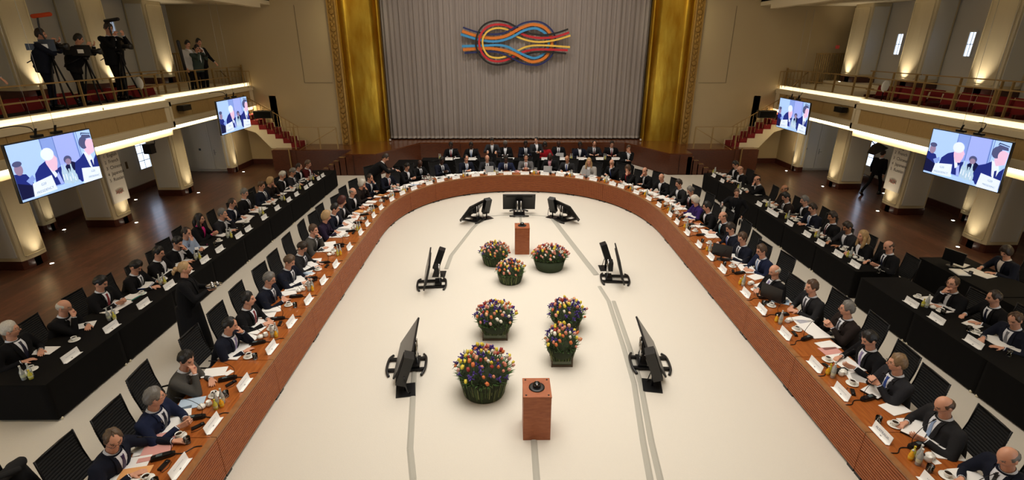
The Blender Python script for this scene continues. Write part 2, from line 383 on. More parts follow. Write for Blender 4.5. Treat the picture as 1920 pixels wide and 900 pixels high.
# curtain
b = MB(); N_ = 900; rows = [1.34, 1.5, 4, 8, 11.9]; rng = np.random.RandomState(3)
xs = np.linspace(-7.84, 7.84, N_); ph = np.cumsum(rng.uniform(.4, 1.4, N_) * .42)
dep = .05 * np.sin(ph) + .012 * np.sin(ph * 2.7) + .03 * np.sin(ph * .37 + 1) + rng.uniform(-.008, .008, N_)
vs = []
for j, z in enumerate(rows):
    for i in range(N_): vs.append((xs[i], 32.0 + dep[i] * (1.1 if j < 2 else .95), z))
b.add(vs, [(j * N_ + i, j * N_ + i + 1, (j + 1) * N_ + i + 1, (j + 1) * N_ + i) for j in range(len(rows) - 1) for i in range(N_ - 1)], 0, True)
cu = b.build('stage_curtain', M_CURTAIN); tag(cu, 'wide pleated grey stage curtain behind the knot emblem', 'curtain')
b = MB(); vs = []
for j, z in enumerate((1.28, 1.42)):
    for i in range(N_): vs.append((xs[i], 31.985 + dep[i] * 1.12, z))
b.add(vs, [(i, i + 1, N_ + i + 1, N_ + i) for i in range(N_ - 1)], 0, True); b.build('weighted_hem', mat('hem_grey', 'B8B0A8', .85), cu)

# knot emblem
KX = lambda x: (x - 945) * .00409
KZ = lambda y: 6.86 - (y - 460) * .00389
kn = empty('knot_emblem', (0, 31.68, 0)); tag(kn, 'large reef knot emblem of coloured bands hung before the curtain', 'emblem')
def catmull(P, n=8):
    P = [Vector(p) for p in P]; out = []
    for i in range(len(P) - 1):
        p0 = P[max(i - 1, 0)]; p1 = P[i]; p2 = P[i + 1]; p3 = P[min(i + 2, len(P) - 1)]
        for k in range(n):
            t = k / n; out.append(.5 * ((2 * p1) + (-p0 + p2) * t + (2 * p0 - 5 * p1 + 4 * p2 - p3) * t * t + (-p0 + 3 * p1 - 3 * p2 + p3) * t ** 3))
    out.append(P[-1]); return out
def ribbon(name, m, pts, w, A):
    P = catmull([(x, y, 0) for x, y in pts]); b = MB(); vs = []
    pw = [Vector((KX(p.x), 0, KZ(p.y))) for p in P]
    for i, p in enumerate(pw):
        t = (pw[min(i + 1, len(pw) - 1)] - pw[max(i - 1, 0)]).normalized(); nn = Vector((-t.z, 0, t.x))
        x = P[i].x
        d = 0
        if A:
            d = -.1 if (x < 700 or x > 1230) else .1
            if 700 <= x < 820: d = -.1 + .2 * (x - 700) / 120
            if 1100 < x <= 1230: d = .1 - .2 * (x - 1100) / 130
        for (s_, dd) in ((1, -.015), (1, .015), (-1, .015), (-1, -.015)): q = p + nn * s_ * w / 2; vs.append((q.x, d + dd, q.z))
    n = len(pw); fs = [(i * 4 + k, i * 4 + (k + 1) % 4, (i + 1) * 4 + (k + 1) % 4, (i + 1) * 4 + k) for i in range(n - 1) for k in range(4)] + [(0, 3, 2, 1), (n * 4 - 4, n * 4 - 3, n * 4 - 2, n * 4 - 1)]
    b.add(vs, fs); return b.build(name, m, kn)
ribbon('black_band', mat('band_black', '15130F', .5), [(1685, 262), (1500, 320), (1290, 345), (1080, 300), (1000, 258), (930, 222), (820, 170), (665, 150), (520, 190), (420, 290), (372, 450), (410, 600), (520, 720), (665, 765), (820, 745), (935, 695), (1000, 655), (1075, 625), (1200, 590), (1400, 580), (1670, 603)], .1, True)
ribbon('red_band', mat('band_red', 'C4202A', .5), [(1700, 308), (1500, 370), (1290, 385), (1130, 362), (1010, 318), (900, 252), (800, 210), (665, 200), (540, 235), (450, 330), (420, 450), (450, 580), (540, 680), (665, 715), (790, 700), (900, 655), (1010, 600), (1130, 560), (1290, 545), (1690, 555)], .12, True)
ribbon('yellow_band', mat('band_yellow', 'F2C650', .5), [(1720, 350), (1500, 415), (1290, 440), (1120, 420), (950, 360), (860, 290), (780, 257), (665, 250), (560, 285), (490, 360), (468, 450), (495, 560), (560, 640), (665, 665), (760, 655), (840, 630), (960, 570), (1060, 520), (1200, 490), (1400, 490), (1720, 512)], .1, True)
ribbon('navy_band', mat('band_navy', '15225E', .5), [(195, 240), (380, 300), (570, 330), (700, 330), (800, 305), (930, 240), (1050, 180), (1200, 155), (1330, 180), (1440, 260), (1500, 360), (1512, 460), (1480, 600), (1400, 700), (1290, 760), (1190, 768), (1050, 745), (930, 690), (820, 630), (680, 585), (520, 578), (205, 598)], .09, False)
ribbon('orange_band', mat('band_orange', 'DE7A1E', .5), [(180, 290), (380, 355), (570, 385), (700, 380), (830, 345), (1000, 255), (1130, 205), (1220, 200), (1330, 230), (1420, 310), (1462, 460), (1420, 590), (1340, 680), (1200, 722), (1080, 690), (950, 620), (830, 575), (700, 545), (520, 530), (185, 550)], .155, False)
ribbon('light_blue_band', mat('band_blue', '3E96CC', .5), [(160, 335), (380, 400), (570, 432), (720, 425), (880, 375), (1050, 285), (1200, 250), (1290, 275), (1380, 340), (1415, 460), (1380, 560), (1300, 640), (1200, 668), (1080, 630), (950, 570), (830, 510), (700, 485), (520, 490), (170, 500)], .13, False)
for x in (-1.15, 0.0, 1.2):
    b = MB(); b.tube([(x, .02, KZ(160 if x else 240)), (x, .02, 11.9)], .006, 5); b.build('hanging_wire', M_STEEL, kn)

# ---------------------------------------------------------------- columns
def column(name, x, y0, y1, z0, z1, w, sx, label, group, lit=True, en=95):
    """panelled column: hall face at |x|, depth w outward"""
    t = empty(name, (sx * x, (y0 + y1) / 2, z0)); tag(t, label, 'column', group)
    h = (y1 - y0) / 2; H = z1 - z0; cut = .28
    # plan: slightly convex hall face
    pl = [(0, -h), (w, -h), (w, h), (cut, h), (-.0, h - .1)]
    pl = [(.02, -h), (w, -h), (w, h), (.02 , h)] 
    arc = [(-.10 * math.cos(R(a)) + .02, h * math.sin(R(a))) for a in (70, 45, 15, -15, -45, -70)]
    pl = pl + arc
    P = [(sx * a, b_) for a, b_ in pl]
    if sx < 0: P = P[::-1]
    b = MB(); b.prism([(p[0], p[1]) for p in P], 0, .3); 
    b.prism([(p[0] + (-.0), p[1] * 1.02) for p in P], 0, .28); b.build('plinth', M_PLINTH, t)
    b = MB(); b.prism([(p[0] * .985, p[1] * .985) for p in P], .28, H); b.build('shaft', M_PILASTER, t)
    # face mouldings (front = towards -y) and hall side
    b = MB(); f = -h - .012
    for (x0, x1, za, zb) in ((.1, w - .1, .42, .45), (.1, w - .1, H - .2, H - .17), (.1, .13, .42, H - .17), (w - .13, w - .1, .42, H - .17)):
        b.box((sx * x0, f, za), (sx * x1, f + .03, zb))
    b.box((sx * .13, f + .006, .45), (sx * (w - .13), f + .03, H - .2), 1)
    b.build('panel_moulding', [M_WHITE, M_WHITE], t)
    b = MB()
    for (ya, yb, za, zb) in ((-h + .12, h - .12, .42, .45), (-h + .12, h - .12, H - .2, H - .17)): b.box((-sx * .1, ya, za), (-sx * .06, yb, zb))
    b.box((-sx * .04, -h + .1, .45), (-sx * .065, -h + .13, H - .2)); b.box((-sx * .04, h - .13, .45), (-sx * .065, h - .1, H - .2)); b.build('side_moulding', M_PILASTER, t)
    if lit:
        lx = sx * x - sx * (.42 if z0 < 1 else .40); ly = (y0 + y1) / 2 + .05
        u = empty('floor_uplight', (lx, ly, z0)); tag(u, 'small round floor uplight at ' + label.split(' with ')[0].replace('cream panelled ', '').replace('flat cream ', '').replace('tall uplit ', '').replace('cream ', ''), 'uplight', 'floor uplights')
        b = MB(); b.lathe([(.08, 0), (.08, .012), (.06, .014)], 14); b.build('ring', M_STEEL, u)
        b = MB(); b.lathe([(.055, 0.0), (.055, .016)], 14); b.build('lens', M_SPOTLIT, u)
        l = light('SPOT', 'uplight_lamp', (lx, ly, z0 + .04), en, WARM, (sx * (x + .05), ly, z0 + 3.2), angle=66, radius=.03); l.parent = None
    return t
for i, y in enumerate((6.6, 10.8, 14.95, 19.05, 23.5)):
    column('column', 16.1, y, y + .95, 0, 3.29, 1.15, -1, 'cream panelled column %s on the left' % ('nearest the camera', 'second from the camera', 'half hidden at left edge', 'carrying the language sign', 'before the white doors')[i], 'ground floor columns')
for i, y in enumerate((7.9, 12.0, 16.1, 20.3, 24.4)):
    column('column', 16.1, y, y + 1.0, 0, 3.29, 1.15, 1, 'cream panelled column %s on the right' % ('nearest the camera', 'second from the camera', 'below the large screen', 'carrying the language sign', 'before the white doors')[i], 'ground floor columns')
for sx in (-1, 1):
    for i, y in enumerate((28.6 - .65,)):
        column('pilaster', 16.0, y + .1, y + .64, 0, 3.29, .3, sx, 'cream pilaster beside the white double door, %s' % ('left' if sx < 0 else 'right'), 'ground floor columns')
    ys = (18.4, 22.5, 26.6) if sx < 0 else (19.2, 23.3, 26.9)
    for i, y in enumerate((10.1, 14.3) + ys):
        column('wall_pilaster', 18.35, y, y + .6, 0, 3.29, .3, sx, 'flat cream pilaster on the aisle wall, %s, %s from camera' % ('left' if sx < 0 else 'right', ('first', 'second', 'third', 'fourth', 'fifth')[i]), 'aisle wall pilasters', True, 50)
    ys = (11.8, 15.8, 19.9, 23.7, 27.8) if sx < 0 else (12.5, 16.6, 20.6, 24.6, 28.8)
    for i, y in enumerate(ys):
        column('balcony_column', 18.2, y - .7, y + .7, 4.9, 8.8, .98, sx, 'tall uplit column on the %s balcony, %s from camera' % ('left' if sx < 0 else 'right', ('first', 'second', 'third', 'fourth', 'fifth')[i]), 'balcony columns', True, 210)

# windows
def window(nm, sx, x, y0, y1, z0, z1, m, bars):
    t = empty(nm, (sx * x, (y0 + y1) / 2, z0)); t['kind'] = 'structure'; h = (y1 - y0) / 2; H = z1 - z0
    b = MB(); b.box((0, -h, 0), (-sx * .015, h, H)); b.build('pane', m, t)
    b = MB()
    for (a, c, d, e) in ((-h - .05, -h, -.05, H + .05), (h, h + .05, -.05, H + .05), (-h, h, -.05, 0), (-h, h, H, H + .05)): b.box((0, a, d), (-sx * .06, c, e))
    for k in range(1, bars): b.box((-sx * .0, -h, k * H / bars - .015), (-sx * .04, h, k * H / bars + .015))
    b.box((0, -.012, 0), (-sx * .04, .012, H)); b.build('window_frame', M_WHITE, t)
window('window_1', -1, 18.74, 24.75, 25.55, 1.0, 2.9, M_DAY, 5)
window('window_2', 1, 18.74, 26.0, 26.9, .8, 3.0, M_DAY, 5)
window('window_3', 1, 19.19, 26.75, 27.1, 6.35, 7.3, M_DAY, 2)
window('window_4', 1, 19.19, 22.6, 22.9, 6.35, 7.3, M_DAY, 2)
window('window_5', -1, 19.19, 21.2, 21.45, 6.8, 7.6, M_DAY, 2)
window('window_6', -1, 19.19, 25.9, 26.15, 6.9, 7.8, M_DAY2, 2)

for sx, nm in ((-1, 'left'), (1, 'right')):      # added windows out of view behind the camera, matching the cool fill lamps
    for k, (x, z0, w, h) in enumerate(((16.2, .6, 4.5, 2.6), (17.2, 5.7, 3.0, 2.2))):
        t = empty('window_%d' % (7 + k + (2 if sx > 0 else 0)), (sx * x, -4.97, z0)); t['kind'] = 'structure'
        b = MB(); b.box((-w / 2, 0, 0), (w / 2, .02, h)); b.build('pane', M_DAY2, t)
        b = MB(); b.box((-w / 2 - .08, 0, -.08), (w / 2 + .08, .06, 0)); b.box((-w / 2 - .08, 0, h), (w / 2 + .08, .06, h + .08)); b.box((-w / 2 - .08, 0, 0), (-w / 2, .06, h)); b.box((w / 2, 0, 0), (w / 2 + .08, .06, h)); b.build('window_frame', M_WHITE, t)
# ================================================================== balconies
BAL = {-1: dict(xn=14.9, xf=15.2, dz=0.0, yn=22.3, yf=30.45), 1: dict(xn=14.9, xf=15.2, dz=-.16, yn=22.85, yf=30.45)}
for sx, nm in ((-1, 'left'), (1, 'right')):
    B = BAL[sx]; dz = B['dz']
    t = empty('balcony_' + nm, (0, 0, 0)); t['kind'] = 'structure'; tag(t, 'cream balcony with woven gold panels, %s side' % nm)
    b = MB(); b.box((sx * (B['xn'] + .35), -4.9, 3.3), (sx * 19.2, B['yn'], 3.9)); b.box((sx * (B['xf'] + .35), B['yn'], 3.3), (sx * 19.2, B['yf'], 3.9)); b.build('slab', M_CREAM, t)
    b = MB(); b.box((sx * (B['xf'] + .36), -4.9, 3.9), (sx * 16.3, B['yf'], 4.5)); b.build('front_walkway', M_CREAM, t)
    b = MB(); b.box((sx * 17.65, -4.9, 3.9), (sx * 19.2, B['yf'], 4.9)); b.box((sx * 16.3, 25.2, 3.9), (sx * 17.65, B['yf'], 4.7)); b.build('rear_step', M_CREAM, t)
    for (x, ya, yb, seg) in ((B['xn'], -4.9, B['yn'], 0), (B['xf'], B['yn'], B['yf'], 1)):
        z = lambda q: q + dz
        def bx(x0, x1, z0, z1, m, name, y0=ya, y1=yb):
            b = MB(); b.box((sx * (x + x0), y0, z0), (sx * (x + x1), y1, z1)); return b.build(name, m, t)
        bx(.08, .5, z(4.51), z(4.585), M_CREAM, 'ledge_shelf')
        bx(.20, .22, z(4.585), z(4.74), M_LED, 'upper_light_strip')
        bx(.22, .5, z(4.585), z(4.76), M_CREAM, 'parapet_cap')
        bx(.0, .4, z(4.33), z(4.51), M_CREAM, 'upper_moulding')
        bx(.08, .4, z(3.70), z(4.33), M_CREAM, 'fascia_core')
        y = yb - .4
        while y > 6:
            b = MB(); b.box((sx * (x + .06), y - 1.42, z(3.73)), (sx * (x + .09), y, z(4.31))); b.build('woven_panel', M_FASCIA, t); y -= 1.44
            if y - 1.42 < ya + .1: break
        if y - .05 > ya + .05: bx(.06, .09, z(3.73), z(4.31), M_FASCIA, 'woven_panel', max(ya + .02, y - 1.4) if seg else ya, y)
        bx(.0, .4, z(3.44), z(3.70), M_CREAM, 'lower_moulding')
        bx(.05, .09, z(3.70), z(4.33), M_CREAM, 'end_stile', yb - .4, yb)
        bx(.04, .17, z(3.425), z(3.44), mat('bright_led_strip', 'FFE9B8', .5, emit='FFE7B4', estr=14), 'lower_light_strip')
        bx(.20, .5, z(3.12 if not seg else 3.25), z(3.44), M_CREAM, 'lower_cove')
    b = MB(); b.box((sx * (B['xn'] - .0), B['yn'] - .12, 3.44 + dz), (sx * (B['xn'] + .3), B['yn'], 4.51 + dz)); b.build('corner_pier', M_CREAM, t)
    for (x, ya, yb) in ((B['xn'], 8, B['yn']), (B['xf'], B['yn'], B['yf'])):
        light('AREA', 'cove_lamp', (sx * (x + .14), (ya + yb) / 2, 3.36 + dz), 26 * (yb - ya) / 10, WARM, (sx * (x + .6), (ya + yb) / 2, 2.4), yb - ya, .05)
        light('AREA', 'ledge_lamp', (sx * (x + .18), (ya + yb) / 2, 4.66 + dz), 8 * (yb - ya) / 10, WARM, (sx * (x + .02), (ya + yb) / 2, 4.4), yb - ya, .04)
    r = empty('balcony_railing', (sx * (B['xn'] + .42), 0, 4.72 + dz)); tag(r, 'bronze two-bar railing along the front of the %s balcony' % nm, 'railing')
    T = .90
    for h in (.42, T):
        b = MB(); b.box((-.025, 6, h - .025), (.03, B['yn'] + .1, h + .02)); b.box((sx * .3 - .025, B['yn'] + .1, h - .02), (sx * .3 + .025, B['yf'], h + .02)); b.box((-.025 if sx > 0 else -.325, B['yn'] + .08, h - .02), (.325 if sx > 0 else .025, B['yn'] + .12, h + .02)); b.build('rail_bar', M_BRONZE, r)
    y = 6.3
    while y < B['yf'] - .3:
        xo = 0 if y < B['yn'] + .1 else sx * .3
        b = MB(); b.box((xo - .04, y - .02, 0), (xo + .04, y + .02, T)); b.build('rail_post', M_BRONZE, r); y += 1.5
    b = MB(); b.box((sx * .3 - .04, B['yf'] - .12, 0), (sx * .3 + .04, B['yf'] - .04, 1.0)); b.build('end_post', M_BRONZE, r)
    for k, (ya, yb) in enumerate(((9.5, 13.0), (13.8, 17.2), (17.6, 20.9), (21.4, 24.0)) if sx > 0 else ((10, 14.0), (21.5, 24.2))):
        r = empty('inner_railing', (sx * 16.2, ya, 4.5)); tag(r, 'short bronze guard rail among red seats, %s balcony, %s from camera' % (nm, ('first', 'second', 'third', 'fourth')[k]), 'railing', 'balcony guard rails')
        b = MB(); b.box((-.03, -.2, 1.16), (.03, yb - ya + .2, 1.20)); b.build('rail_bar', M_BRONZE, r)
        b = MB(); b.box((-.02, 0, .6), (.02, yb - ya, .63)); b.build('rail_bar', M_BRONZE, r)
        for q in (0, .5, 1): b = MB(); b.box((-.04, (yb - ya) * q - .02, 0), (.04, (yb - ya) * q + .02, 1.16)); b.build('rail_post', M_BRONZE, r)
    r = empty('slatted_screen', (17.0, 30.1, 4.7) if sx > 0 else (-17.0, 28.7, 4.7)); tag(r, 'slatted bronze stair screen at the far end of %s balcony' % nm, 'screen')
    for i in range(14):
        b = MB(); b.box((sx * i * .125 - .018, 0, 0), (sx * i * .125 + .024, .05, 1.62)); b.build('slat', M_BRONZE, r)
    b = MB(); b.box((-.02 if sx > 0 else -1.65, -.01, 1.6), (1.65 if sx > 0 else .02, .06, 1.66)); b.build('top_rail', M_BRONZE, r)
    r = empty('stairhead_railing', (sx * 15.0, 29.9, 4.5)); tag(r, 'small bronze baluster railing beside the slatted screen, %s balcony' % nm, 'railing')
    b = MB(); b.box((0, 0, .86), (sx * 1.9, .04, .91)); b.build('handrail', M_BRONZE, r)
    for i in range(10): b = MB(); b.box((sx * i * .2 - .014, 0, 0), (sx * i * .2 + .014, .03, .87)); b.build('baluster', M_BRONZE, r)
    b = MB(); b.tube([(sx * 1.6, .0, .9), (sx * .5, -.6, .1)], .035); b.build('sloping_rail', M_BRONZE, r)
    r = empty('wireless_panel', (sx * (B['xn'] + .40), B['yn'] - 1.0, 4.72 + dz)); tag(r, 'white rounded panel antenna on the %s balcony railing' % nm, 'antenna')
    b = MB(); b.ell((0, -.03, .62), (.17, .04, .24), 16, 10); b.build('shell', M_WHITE, r)
    b = MB(); b.box((-.02, -.01, .0), (.02, .01, .45)); b.build('bracket', M_BLACKM, r)
# red theatre seats
seat = empty('theatre_seat', (0, 0, 0)); tag(seat, '', 'seat')
b = MB(); b.box((-.25, -.22, .36), (.25, .25, .48)); b.box((-.24, .2, .34), (.24, .27, .46)); b.build('seat_cushion', M_RED, seat)
b = MB(); b.obox((0, -.3, .68), (.25, 0, 0), (0, .05, .008), (0, -.04, .26)); b.build('seat_back', M_RED, seat)
for k in (-1, 1): b = MB(); b.box((k * .27 - .02, -.25, 0), (k * .27 + .02, .2, .6)); b.build('arm_frame', M_PLINTH, seat)
first = True
for sx, nm in ((-1, 'left'), (1, 'right')):
    for row, x in enumerate((16.6, 17.3)):
        y = 9.0
        while y < 24.6:
            if not (int(y / .76) % 7 == 6):
                o = seat if first else copy_tree(seat)
                first = False
                o.location = (sx * x, y, 3.9); o.scale = (1.2,) * 3; o.rotation_euler[2] = R(90 * sx)
                o['label'] = 'red upholstered theatre seat in the %s row of the %s balcony' % (('front', 'back')[row], nm); o['group'] = 'red seats, %s row, %s balcony' % (('front', 'back')[row], nm)
            y += .76

# dark loudspeakers on the fascia, softbox lamps, big wall speakers
for sx, nm in ((-1, 'left'), (1, 'right')):
    B = BAL[sx]
    t = empty('fascia_speaker', (sx * (B['xf'] - .16), B['yn'] + 1.1, 4.14 + B['dz'])); tag(t, 'small dark loudspeaker on the %s balcony front' % nm, 'loudspeaker')
    b = MB(); b.box((-.14, -.3, -.12), (.14, .3, .12)); b.build('housing', M_BLACK, t)
    b = MB(); b.box((sx * .1, -.04, -.03), (sx * .16, .04, .03)); b.build('bracket', M_BLACKM, t)
    t = empty('hung_loudspeaker', (sx * 14.3, 29.3, 3.1)); tag(t, 'black loudspeaker box under the end of %s balcony' % nm, 'loudspeaker')
    b = MB(); b.box((-.5, -.2, -.2), (.5, .2, .2)); b.build('housing', M_BLACK, t)
    b = MB(); b.box((-.46, -.22, -.17), (.46, -.2, .17)); b.build('grille', M_CLOTH, t)
    b = MB(); b.tube([(0, 0, .2), (0, 0, .35)], .02); b.build('hanger', M_BLACKM, t)
t = empty('softbox_lamp', (15.6, 21.8, 2.65)); tag(t, 'black softbox studio lamp under the right balcony', 'lamp')
b = MB(); b.add([(-.12, -.1, .12), (.12, -.1, .12), (.12, .1, .12), (-.12, .1, .12), (-.32, -.22, -.2), (.32, -.22, -.2), (.32, .25, -.2), (-.32, .25, -.2)], [(0, 1, 2, 3), (0, 4, 5, 1), (1, 5, 6, 2), (2, 6, 7, 3), (3, 7, 4, 0), (4, 7, 6, 5)]); o = b.build('housing', M_BLACK, t); o.rotation_euler = (0, R(-28), 0)
b = MB(); b.tube([(-.1, 0, .1), (-.35, 0, .3), (-.35, 0, .62)], .02); b.build('bracket', M_BLACKM, t)
t = empty('spot_lamp', (-15.6, 21.3, 2.7)); tag(t, 'small black theatre lamp under the left balcony', 'lamp')
b = MB(); b.box((-.16, -.16, -.2), (.16, .16, .2)); b.build('housing', M_BLACK, t)
b = MB(); b.tube([(.1, 0, .15), (.28, 0, .2), (.3, 0, .35), (.15, 0, .42)], .018); b.build('cable_loop', M_BLACK, t)

# ---------------------------------------------------------------- big screens
def em(name, col, s=.9):
    return mat(name, col, .4, emit=col, estr=s, spec=.2)
def screen_image(w, h):
    """the picture shown on the screens as flat coloured shapes"""
    cols = [('sky', 'A4C4F0'), ('panel', '7E98DC'), ('panel2', '98A8EC'), ('navy', '1E2A78'), ('dark', '12163E'), ('white', 'D8E4F4'), ('skin', 'DDB8D4'), ('hair', '4A5078'), ('bottle', 'A8C4DC'), ('ink', '8C98A8'), ('skin2', '8E7A98'), ('line', '5C74B0')]
    ms = [em('screen_' + n, c, 1.0) for n, c in cols]; ix = {n: i for i, (n, c) in enumerate(cols)}
    b = MB(); lay = [0]
    def poly(c, P):
        lay[0] += 1; d = -.0004 * lay[0]
        b.add([((u - .5) * w, d, (v - .5) * h) for u, v in P], [tuple(range(len(P)))], ix[c])
    def el(c, u, v, ru, rv, n=20, rot=0):
        poly(c, [(u + ru * math.cos(2 * math.pi * k / n) * math.cos(rot) - rv * math.sin(2 * math.pi * k / n) * math.sin(rot) * h / w, v + rv * math.sin(2 * math.pi * k / n) * math.cos(rot) + ru * math.cos(2 * math.pi * k / n) * math.sin(rot) * w / h) for k in range(n)])
    poly('sky', [(0, 0), (1, 0), (1, 1), (0, 1)])
    poly('panel', [(.36, .1), (.82, .1), (.79, 1), (.36, 1)]); poly('panel2', [(.52, .1), (.79, .1), (.77, 1), (.52, 1)])
    for u in (.365, .515, .785, .81): poly('line', [(u, .2), (u + .008, .2), (u + .006, 1), (u - .002, 1)])
    # far left man
    poly('navy', [(0, .05), (.19, .05), (.17, .3), (.12, .46), (.0, .5)]); el('skin2', .06, .56, .045, .1); el('hair', .06, .66, .05, .05); poly('dark', [(0, .04), (.22, .04), (.14, .25), (0, .34)])
    poly('panel', [(.1, .34), (.18, .42), (.2, .34), (.14, .25)])
    # centre man
    poly('navy', [(.19, .22), (.21, .42), (.28, .54), (.36, .6), (.44, .4), (.52, .44), (.54, .12), (.19, .12)])
    poly('white', [(.36, .56), (.4, .5), (.46, .3), (.42, .26)]); poly('skin', [(.36, .56), (.41, .38), (.47, .4), (.5, .6), (.46, .72), (.36, .7)])
    el('skin', .43, .56, .065, .15); el('white', .405, .71, .074, .115); poly('panel2', [(.44, .28), (.47, .36), (.5, .12), (.46, .12)])
    # middle person and dark chair
    poly('dark', [(.52, .1), (.56, .4), (.64, .5), (.8, .36), (.84, .1)]); el('hair', .62, .53, .05, .075); el('skin2', .62, .49, .035, .06)
    # right man
    poly('navy', [(.66, .2), (.7, .44), (.78, .5), (.86, .6), (.92, .34), (1, .5), (1, .04), (.72, .04)]); poly('white', [(.84, .6), (.88, .3), (.92, .2), (.95, .4), (.92, .56)])
    poly('navy', [(.9, .4), (.925, .42), (.94, .2), (.915, .18)]); poly('skin', [(.86, .62), (.9, .5), (.99, .56), (1, .8), (.9, .82)]); el('hair', .87, .77, .058, .12); el('skin', .945, .72, .055, .11); poly('hair', [(.82, .8), (.88, .93), (.98, .9), (.99, .84), (.9, .84), (.87, .74), (.83, .68)])
    for (a_, c_) in (((.88, 1.0), (.96, .98)),): poly('dark', [(.87, .97), (.99, .93), (.99, .915), (.875, .95)]); poly('dark', [(.87, .97), (.88, .97), (.872, .92), (.862, .92)])
    # bottles, glasses
    for (u, v, hh) in ((.525, .1, .36), (.56, .08, .38), (.6, .06, .3), (.635, .08, .36), (.66, .06, .24)):
        poly('bottle', [(u - .024, v), (u + .024, v), (u + .022, v + hh * .6), (u + .009, v + hh * .8), (u + .009, v + hh), (u - .009, v + hh), (u - .009, v + hh * .8), (u - .022, v + hh * .6)])
        poly('white', [(u - .016, v + hh * .2), (u - .004, v + hh * .2), (u - .004, v + hh * .5), (u - .016, v + hh * .5)])
    # name plates
    poly('white', [(.13, .03), (.4, .05), (.38, .33), (.15, .27)]); poly('white', [(.74, .0), (1, .0), (1, .24), (.76, .3)])
    me = b.mesh('screen_picture', ms); return me, ix
TXT = {}
def text_mesh(s, size, align='CENTER', ex=.001):
    k = (s, size, align)
    if k in TXT: return TXT[k]
    c = D.curves.new('lettering', 'FONT'); c.body = s; c.size = size; c.align_x = align; c.align_y = 'CENTER'; c.extrude = ex; c.resolution_u = 3
    o = D.objects.new('tmp', c); COL.objects.link(o); bpy.context.view_layer.update()
    me = D.meshes.new_from_object(o.evaluated_get(bpy.context.evaluated_depsgraph_get())); D.objects.remove(o); D.curves.remove(c)
    TXT[k] = me; return me
def text(s, size, m, parent, loc, rot, align='CENTER', name='lettering'):
    me = text_mesh(s, size, align)
    if not me.materials: me.materials.append(m)
    o = obj(name, me, parent, loc); o.rotation_euler = rot
    if me.materials[0] != m: o.material_slots[0].link = 'OBJECT'; o.material_slots[0].material = m
    return o
M_SINK = em('screen_ink2', '8494A6', .8)
KS_ = 1.5 / 1.22
SW, SH = 2.17 * KS_, 1.5
pic, _ = screen_image(SW - .05, SH - .05)
for (loc, yaw, tilt, lab) in (((-10.614, 11.236, 4.309), 88.7, 1.8, 'large tilted video screen hanging at the far left, nearest the camera'),
                              ((11.076, 12.592, 4.094), -86.2, 3.3, 'large tilted video screen hanging at the far right, nearest the camera'),
                              ((-10.996, 19.843, 4.27), 88.9, 1.5, 'smaller-looking video screen hanging before the end of the left balcony'),
                              ((10.981, 20.67, 4.133), -88.6, 2.5, 'smaller-looking video screen hanging before the end of the right balcony')):
    loc = (-.593 + (loc[0] + .593) * KS_, loc[1] * KS_, 6.8 + (loc[2] - 6.8) * KS_)
    t = empty('video_screen', loc); t.rotation_euler = (R(tilt), 0, R(yaw)); tag(t, lab, 'video screen')
    t.rotation_mode = 'XYZ'
    b = MB(); b.box((-SW / 2, .0, -SH / 2), (SW / 2, .07, SH / 2)); b.box((-.5, .07, -.35), (.5, .12, .35)); b.build('housing', M_BLACK, t)
    o = obj('screen_picture', pic, t, (0, -.001, 0))
    for (u, v, s, sz) in ((.265, .225, 'G20', .092), (.265, .115, 'PRESIDENCY', .092), (.885, .2, 'G20', .086), (.885, .1, 'PRESIDENC', .08)):
        text(s, sz, M_SINK, o, ((u - .5) * SW, -.03, (v - .5) * SH), (R(90), R(-4 if u < .5 else 3), 0))
    for x in (-.35, .25):
        b = MB(); b.box((x - .14, -.03, SH / 2 + .02), (x + .14, .08, SH / 2 + .09)); b.obox((x, .03, SH / 2 + .16), (.02, 0, 0), (0, .02, 0), (.03, 0, .09)); b.build('hanging_clamp', M_BLACKM, t)
        b = MB(); b.tube([(x, .03, SH / 2 + .24), (x, .03 + .1, 4.8)], .005, 5); b.build('hanging_wire', M_STEEL, t)
    b = MB(); b.tube(catmull([(.25, .05, SH / 2 + .1), (.3, .1, SH / 2 + .28), (.1, .3, SH / 2 + .34), (-.3, .5, SH / 2 + .3)] if loc[0] > 0 else [(-.35, .05, SH / 2 + .1), (-.4, .1, SH / 2 + .28), (-.6, .3, SH / 2 + .34), (-.9, .5, SH / 2 + .3)], 5), .014, 6); b.build('signal_cable', M_BLACK, t)

